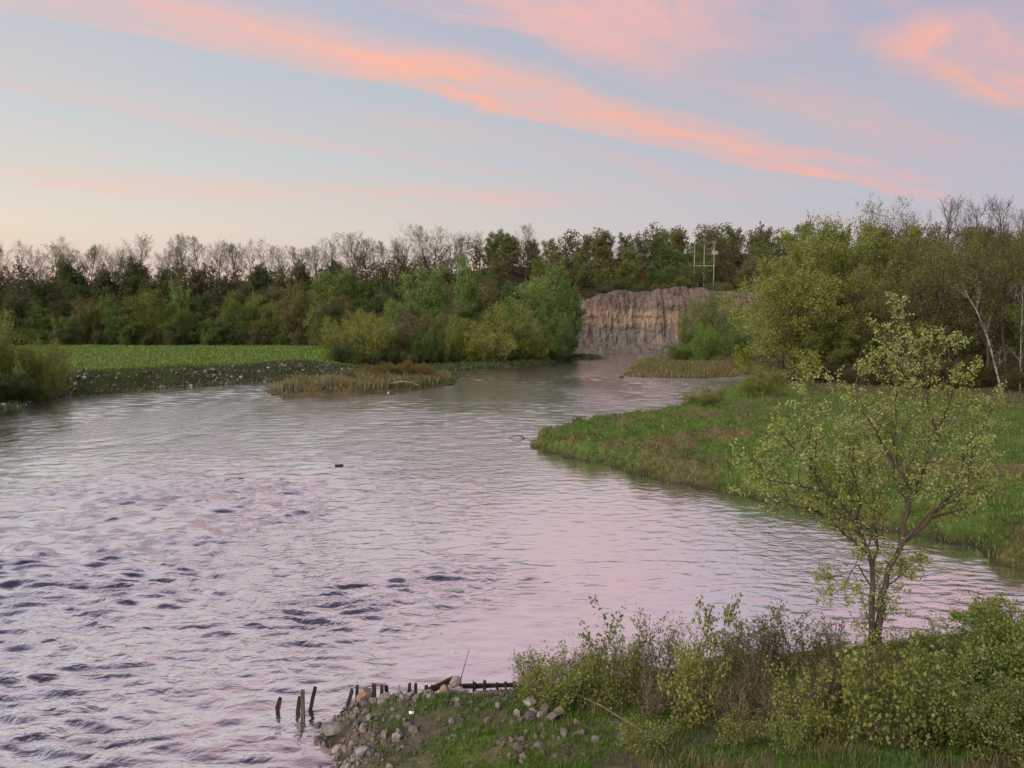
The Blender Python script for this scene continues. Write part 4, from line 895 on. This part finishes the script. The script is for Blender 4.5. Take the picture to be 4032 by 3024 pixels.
p_ = scatter(-70, -26, 70, 160, 36000, lambda x, y, t, i: (~i) * (t > .1) * (t < 7.4) * (x < -27) * np.where(t < 6, .8, 1), 17)
blades('bank_grass', p_, .42, .04, 3, .22, (.15, -.1), 18, (.075, .115, .045), label='dark green grass between the riprap stones')
p_ = scatter(-30, 26, 148, 215, 14000, lambda x, y, t, i: (t > .2) * (t < 9), 19)
blades('bank_grass', p_, .55, .06, 3, .3, (0, -.1), 20, (.055, .100, .03), label='dark green grass along the wooded bank')
p_ = scatter(-170, -30, 96, 252, 54000, lambda x, y, t, i: (t > 6.6) * np.clip(120 / y, .3, 1) * (x < -28) * (.55 + .45 * (np.sin(y * 1.1 + .12 * x) > -.2)) * (1 - sst(y + 0.25 * (x + 60), 232, 240) * (x > -70)), 21)
blades('crop', p_, .34, .09, 2, .25, (0, 0), 22, (.125, .205, .042), label='even green crop covering the field', patch=.35)

# ------------------------------------------------------------------ stones
def stone_mesh(seed, sub=2, flat=.75):
    import bmesh
    bm = bmesh.new(); bmesh.ops.create_icosphere(bm, subdivisions=sub, radius=.5)
    V = np.array([v.co[:] for v in bm.verts]); F = np.array([[v.index for v in f.verts] for f in bm.faces]); bm.free()
    rng = np.random.default_rng(seed)
    for _ in range(11):                                             # broken faces: planes shave the round shape
        nrm = rng.normal(0, 1, 3); nrm /= np.linalg.norm(nrm); dd = rng.uniform(.26, .42)
        over = np.maximum(V @ nrm - dd, 0); V = V - over[:, None] * nrm
    V = V * (1 + .10 * fbm(V[:, 0] * 3 + seed, V[:, 1] * 3 + V[:, 2] * 2.1, seed, 3))[:, None]
    V = V * np.array([1, rng.uniform(.7, .95), flat * rng.uniform(.8, 1.1)])
    return mesh_np('stone', V, F, M_STONE, False)
STONES = [stone_mesh(s, 3) for s in range(8)]
PEB = [stone_mesh(20 + s, 1) for s in range(4)]
GREYS = [(.18, .165, .155), (.23, .21, .195), (.135, .122, .115), (.20, .165, .14), (.28, .262, .25), (.16, .14, .125), (.105, .098, .092)]
def stone(name, me, x, y, wd, hh, color, parent=None, sink=.25, lift=0.0, **tags):
    z = max(H(x, y), -.12) + hh * (.5 - sink) + lift
    return add(name, me, parent, (x, y, z), (RG.gauss(0, .25), RG.gauss(0, .25), RG.random() * 6.28), (wd, wd, hh / .62), color, **tags)
BOULD = [(-3.36, 17.45, .46, .48, (.36, .25, .19), 'big tan round boulder propped among the old posts'), (-3.92, 16.75, .62, .36, (.21, .195, .19), 'long dark grey boulder at the tip of the bank lying in the water'), (-1.5, 17.5, .36, .36, (.33, .24, .18), 'brown upright boulder near the slanting timber'), (-1.3, 17.68, .34, .22, (.33, .30, .29), 'pale flat-topped boulder behind the brown upright one'), (-1.2, 17.35, .32, .16, (.30, .28, .28), 'flat grey boulder beside the brown upright one'),
    (-3.62, 16.05, .34, .24, (.36, .30, .26), 'tan boulder at the waterline of the rubble tip'), (-2.86, 17.25, .34, .22, (.31, .25, .23), 'pinkish boulder in front of the old posts'), (-3.6, 17.35, .40, .24, (.28, .25, .235), 'grey boulder below the big tan round one'), (-2.33, 17.6, .32, .2, (.32, .295, .27), 'sloping grey boulder behind the stubby posts'), (-1.95, 17.62, .34, .2, (.30, .30, .31), 'bluish grey boulder at the foot of the slanting timber'), (.4, 15.85, .38, .2, (.37, .34, .32), 'long pale slab above the rubble heap'), (-2.94, 15.0, .36, .2, (.36, .35, .36), 'pale slab at the foot of the grass')]
for i, (x, y, wd, hh, c, lb) in enumerate(BOULD):
    stone('boulder', STONES[i % 6], x, y, wd, hh, c, sink=.22, lift=(.22 if i in (0, 3) else 0), label=lb, category='boulder')
SPOTS = [(-3.09, 17.15, .21, .2), (-2.38, 16.82, .2, .16), (-3.27, 17.05, .24, .13), (-2.07, 16.65, .17, .19), (-2.58, 17.57, .25, .18), (-3.49, 16.98, .24, .17), (-4.2, 16.65, .18, .18), (-3.8, 16.09, .2, .16), (-3.02, 16.28, .22, .16), (-3.06, 15.97, .19, .15), (-2.56, 15.48, .17, .17), (-2.3, 15.23, .28, .22), (-1.97, 15.37, .22, .16), (-3.29, 16.28, .18, .18), (-.27, 15.68, .17, .18), (.12, 15.29, .19, .25), (.66, 15.29, .2, .22), (.95, 15.18, .26, .22), (.56, 15.07, .19, .16), (-.49, 15.23, .2, .19), (.35, 15.02, .27, .19), (.79, 14.94, .3, .14), (-1.01, 17.39, .15, .12), (-1.66, 16.59, .16, .13), (-2.35, 16.03, .13, .16), (-1.79, 16.75, .15, .11), (-2.79, 15.4, .14, .16), (-1.42, 17.12, .19, .16)]
for i, (x, y, wd, hh) in enumerate(SPOTS):
    c = GREYS[i % 7]; k = 1.2
    stone('stone', STONES[(i * 5 + 1) % 6], x, y, wd * 1.08, hh * 1.05, (c[0] * k, c[1] * k, c[2] * k), ground, sink=.22)
cnt = 0
while cnt < 272:
    if cnt < 190: x, y = RG.uniform(-4.4, -.4), RG.uniform(14.6, 18.0)
    else: x, y = RG.gauss(.45, .7), RG.gauss(14.15, .42)
    tt = float(shore(np.array([x]), np.array([y]))[0][0])
    if tt < -.25 or (cnt < 190 and RG.random() > math.exp(-max(tt - .2, 0) / .8) + .22): continue
    wd = min(.30, RG.lognormvariate(math.log(.125), .40)); c = GREYS[RG.randrange(7)]; k = RG.uniform(.8, 1.15) * (.55 if tt < .05 else 1)
    stone('stone', STONES[RG.randrange(6)], x, y, wd, wd * RG.uniform(.55, .9), (c[0] * k, c[1] * k, c[2] * k), ground, sink=RG.uniform(.32, .52)); cnt += 1
def joined_stones(name, pts, sizes, parent=None, color=(.3, .28, .26), seed=1, **tags):
    rng = np.random.default_rng(seed); Vs, Fs, off = [], [], 0
    base_ = []
    for m_ in PEB:
        v = np.zeros(len(m_.vertices) * 3, np.float32); m_.vertices.foreach_get('co', v)
        f = np.array([p.vertices[:] for p in m_.polygons]); base_.append((v.reshape(-1, 3), f))
    for p, s in zip(pts, sizes):
        v, f = base_[rng.integers(4)]; a = rng.random() * 6.28
        r = np.array([[math.cos(a), -math.sin(a), 0], [math.sin(a), math.cos(a), 0], [0, 0, 1]])
        Vs.append(v * s @ r.T + p); Fs.append(f + off); off += len(v)
    return add(name, mesh_np(name, np.concatenate(Vs), np.concatenate(Fs), M_STONE), parent, color=color, **tags)
p_ = scatter(-4.8, 2.6, 13.6, 18.3, 5200, lambda x, y, t, i: (t > -.3) * (np.exp(-np.maximum(t, 0) / .9) * .85 + .08), 31)
joined_stones('gravel', p_, np.random.default_rng(3).lognormal(math.log(.075), .4, len(p_)).clip(.03, .17), color=(.17, .15, .138), kind='stuff', label='small gravel between the stones at the tip of the bank', category='gravel')

p_ = scatter(-4.9, .6, 14.2, 18.5, 1500, lambda x, y, t, i: (t > -.3) * np.exp(-np.maximum(t, 0) / .55), 35)
joined_stones('cobbles', p_ + np.array([0, 0, .02]), np.random.default_rng(6).lognormal(math.log(.14), .32, len(p_)).clip(.08, .26), color=(.24, .225, .21), seed=7, kind='stuff', label='packed grey cobbles along the waterline of the bank tip', category='cobbles')

# riprap below the field: the larger stones one by one, the small ones as one mass
rip = add('riprap', None, loc=(0, 0, 0), label='pale riprap stones strewn down the bank below the field', category='riprap')
rr = scatter(-62, -27, 84, 152, 9000, lambda x, y, t, i: (~i) * (t > .15) * (t < 5.4) * (x < -28.5) * (.25 + .75 * sst(nz(x, y, .12, 68), -.2, .15)), 33)
rng_ = np.random.default_rng(8); sz = rng_.lognormal(math.log(.36), .45, len(rr)).clip(.12, 1.1)
order = np.argsort(-sz / rr[:, 1])
for j in order[:280]:
    c = GREYS[rng_.integers(7)]; k = rng_.uniform(1.2, 2.1)
    o = add('stone', PEB[rng_.integers(4)], rip, (rr[j, 0], rr[j, 1], rr[j, 2] + sz[j] * .12), (rng_.normal(0, .3), rng_.normal(0, .3), rng_.random() * 6.28), (sz[j], sz[j], sz[j] * .9), (c[0] * k, c[1] * k * 1.02, c[2] * k * 1.06))
rest = order[280:3200]
joined_stones('small_stones', rr[rest] + np.array([0, 0, .03]), sz[rest] * .85, rip, (.30, .295, .29), 5, kind='stuff')

# lone rocks
stone('river_rock', STONES[2], 18.4, 134.5, 1.2, .75, (.09, .075, .07), sink=.3, label='dark rock standing in the water off the grassy point', category='rock')
stone('pale_rock', STONES[1], -16.2, 104.3, .45, .35, (.6, .56, .52), label='small pale rock on the dark shore of the island', category='rock')

# ------------------------------------------------------------------ old posts and timbers
def timber(name, a, b, wd, color, label, cat, group=None, seed=1, depth=None):
    """squared, weathered timber from a to b with a worn, slanted top"""
    import bmesh
    R = random.Random(seed); a = Vector(a); b = Vector(b); L = (b - a).length
    bm = bmesh.new(); k = 7; rings = []
    dp = depth or wd
    for i in range(k):
        t = i / (k - 1); ring = []
        for cx, cy in ((-1, -1), (0, -1.04), (1, -1), (1.03, 0), (1, 1), (0, 1.03), (-1, 1), (-1.04, 0)):
            tp = 1 - .12 * t
            ring.append(bm.verts.new((cx * wd * .5 * tp + R.gauss(0, wd * .03), cy * dp * .5 * tp + R.gauss(0, wd * .03), t * L + (R.gauss(0, wd * .16) + cx * wd * .18 if i == k - 1 else 0))))
        rings.append(ring)
    for r0, r1 in zip(rings[:-1], rings[1:]):
        for j in range(8):
            bm.faces.new((r0[j], r0[(j + 1) % 8], r1[(j + 1) % 8], r1[j]))
    bm.faces.new(rings[-1]); bm.faces.new(rings[0][::-1])
    me = bpy.data.meshes.new(name); bm.to_mesh(me); bm.free(); me.materials.append(M_WOOD)
    o = add(name, me, loc=a, color=color, label=label, category=cat, group=group)
    o.rotation_euler = (b - a).to_track_quat('Z', 'Y').to_euler()
    return o
POSTS = [(-5.47, 17.92, -5.38, .32, .075, 'short tilted post standing furthest out in the water'), (-5.56, 18.1, -5.46, .24, .06, 'thin stub behind the short tilted post in the water'), (-4.98, 17.85, -4.92, .37, .085, 'leaning post in the water close behind the upright one'), (-4.78, 17.57, -4.77, .66, .085, 'tall upright post in the water with a pale weathered edge'), (-4.73, 17.95, -4.58, .55, .085, 'slanting post in the water beside the tall upright one'),
    (-3.84, 17.49, -3.63, .71, .09, 'slanting post leaning over the boulders'), (-3.64, 18.03, -3.62, .56, .075, 'post half hidden behind the big tan boulder'), (-3.13, 17.45, -3.12, .86, .095, 'thick post just beside the big tan boulder'), (-2.96, 17.5, -2.95, .82, .08, 'straight post between the thick post and the tilted one'), (-2.81, 17.6, -2.87, .78, .085, 'slightly tilted post above the pinkish boulder'), (-2.37, 17.62, -2.34, .80, .08, 'post with slanted top standing over the sloping boulder'), (-2.22, 17.72, -2.21, .76, .075, 'squared post next to the one with slanted top'),
    (-1.98, 17.8, -1.98, .67, .085, 'stubby post at the lower end of the slanting timber'), (-1.83, 17.8, -1.83, .68, .075, 'stubby post close against the slanting timber'), (-1.22, 17.9, -1.21, .72, .08, 'dark stump at the start of the horizontal timber'), (-.88, 18.05, -.88, .66, .085, 'stub on the horizontal timber beside the dark stump'), (-.65, 18.07, -.64, .65, .085, 'stub about midway along the horizontal timber'), (-.34, 18.08, -.34, .62, .07, 'low stub on the horizontal timber past its middle'), (-.15, 18.1, -.15, .64, .055, 'narrow stub near the grassy end of the horizontal timber'), (.06, 18.1, .06, .63, .08, 'last stub at the grassy end of the horizontal timber')]
for i, (x, y, xt, zt, wd, lb) in enumerate(POSTS):
    zb_ = min(H(x, y), .3) - .35
    f = (zb_ - 0.0) / max(zt, .2)
    timber('post', (x + (xt - x) * f * .8, y, zb_), (xt, y, zt), wd, (.030, .022, .019) if i != 3 else (.085, .066, .055), lb, 'post', 'old posts at the tip of the bank', seed=i)
timber('timber', (-2.05, 17.78, .50), (-1.38, 17.95, .76), .09, (.032, .024, .02), 'slanting dark timber resting on stubby posts', 'timber', seed=40, depth=.14)
timber('timber', (-1.32, 18.16, .50), (.3, 18.24, .50), .11, (.030, .022, .019), 'long dark horizontal timber along the line of stubs', 'timber', seed=41, depth=.08)
timber('plank', (-3.95, 16.62, .30), (-3.25, 17.2, .58), .05, (.14, .115, .10), 'grey plank lying slanted over the boulders', 'plank', seed=42, depth=.03)
timber('floating_log', (-11.2, 49.9, .05), (-10.72, 49.95, .07), .16, (.035, .022, .02), 'short dark log floating in the open river', 'log', seed=43)
def stick(name, pts, r0, r1, color, label, cat='stick'):
    sk = Skeleton(2); sk.add_poly(pts, r0, r1, 5); V, F = tubes(sk)
    add(name, mesh_np(name, V, F, M_BARK, True), color=color, label=label, category=cat)
stick('stick', [(-1.24, 17.95, .4), (-1.2, 18.0, .72), (-1.13, 18.02, .98), (-1.06, 18.06, 1.22), (-1.0, 18.1, 1.42)], .013, .006, (.06, .045, .045), 'thin bare stick poking up beside the dark stump')
stick('stick', [(-2.53, 17.6, .35), (-2.55, 17.62, .6), (-2.58, 17.63, .8)], .010, .006, (.10, .07, .06), 'short bare twig standing between the posts')
stick('driftwood', [(1.0, 62.3, .02), (.6, 62.0, .28), (.2, 62.3, .22), (-.3, 62.1, .06)], .06, .02, (.07, .05, .045), 'dark driftwood snag off the tip of the meadow', 'driftwood')
stick('driftwood', [(6.0, 50.6, .02), (6.5, 49.9, .13), (7.1, 49.2, .09)], .07, .03, (.06, .045, .04), 'dark driftwood lying at the foot of the meadow bank', 'driftwood')
stick('driftwood', [(-16.5, 108, .95), (-14.8, 107.6, 1.3), (-13.6, 107.9, 1.1), (-12.6, 107.5, .75)], .08, .03, (.28, .23, .2), 'pale bent driftwood branch on the island reeds', 'driftwood')
stick('fallen_branch', [(2.5, 14.2, H(2.5, 14.2) + .03), (2.1, 14.7, H(2.1, 14.7) + .14), (1.75, 15.15, H(1.75, 15.15) + .2), (1.3, 15.55, H(1.3, 15.55) + .4)], .022, .010, (.15, .125, .11), 'bare grey fallen branch slanting down to the rubble', 'branch')
V_ = np.array([(-.075, -.03, 0), (.07, -.045, .012), (.085, .04, .03), (.0, .02, .055), (-.07, .05, .02)])
V_ = V_ * .7
V_ = np.concatenate([V_, V_ - np.array([0, 0, .004])])
F5 = np.array([[0, 1, 2, 3, 4], [9, 8, 7, 6, 5]]); Q4 = np.array([[i, (i + 1) % 5 + 0, (i + 1) % 5 + 5, i + 5] for i in range(5)])[:, ::-1]
add('litter', mesh_np('litter', V_, [F5, Q4], M_PAPER), loc=(-2.11, 16.13, H(-2.11, 16.13) + .07), rot=(.5, .1, .3), label='crumpled white scrap of litter in the grass among stones', category='litter')

# brownish red scrub on the island
for i, (x, y, h) in enumerate([(-21, 117, 2.3), (-18.5, 118, 2.6), (-16.2, 119, 2.7), (-14, 120, 2.5), (-19.6, 114.5, 1.9), (-12.5, 118.5, 1.9), (-23.5, 114, 1.6)]):
    tree('island_shrub', 'bush%d' % (i % 2), x, y, h, h * 1.6, vary((.17, .115, .04), .1), 'rusty brown shrub among the reeds of the island', 'rusty shrubs on the island', cat='shrub')
print('done', time.time() - T0, len(bpy.data.objects))
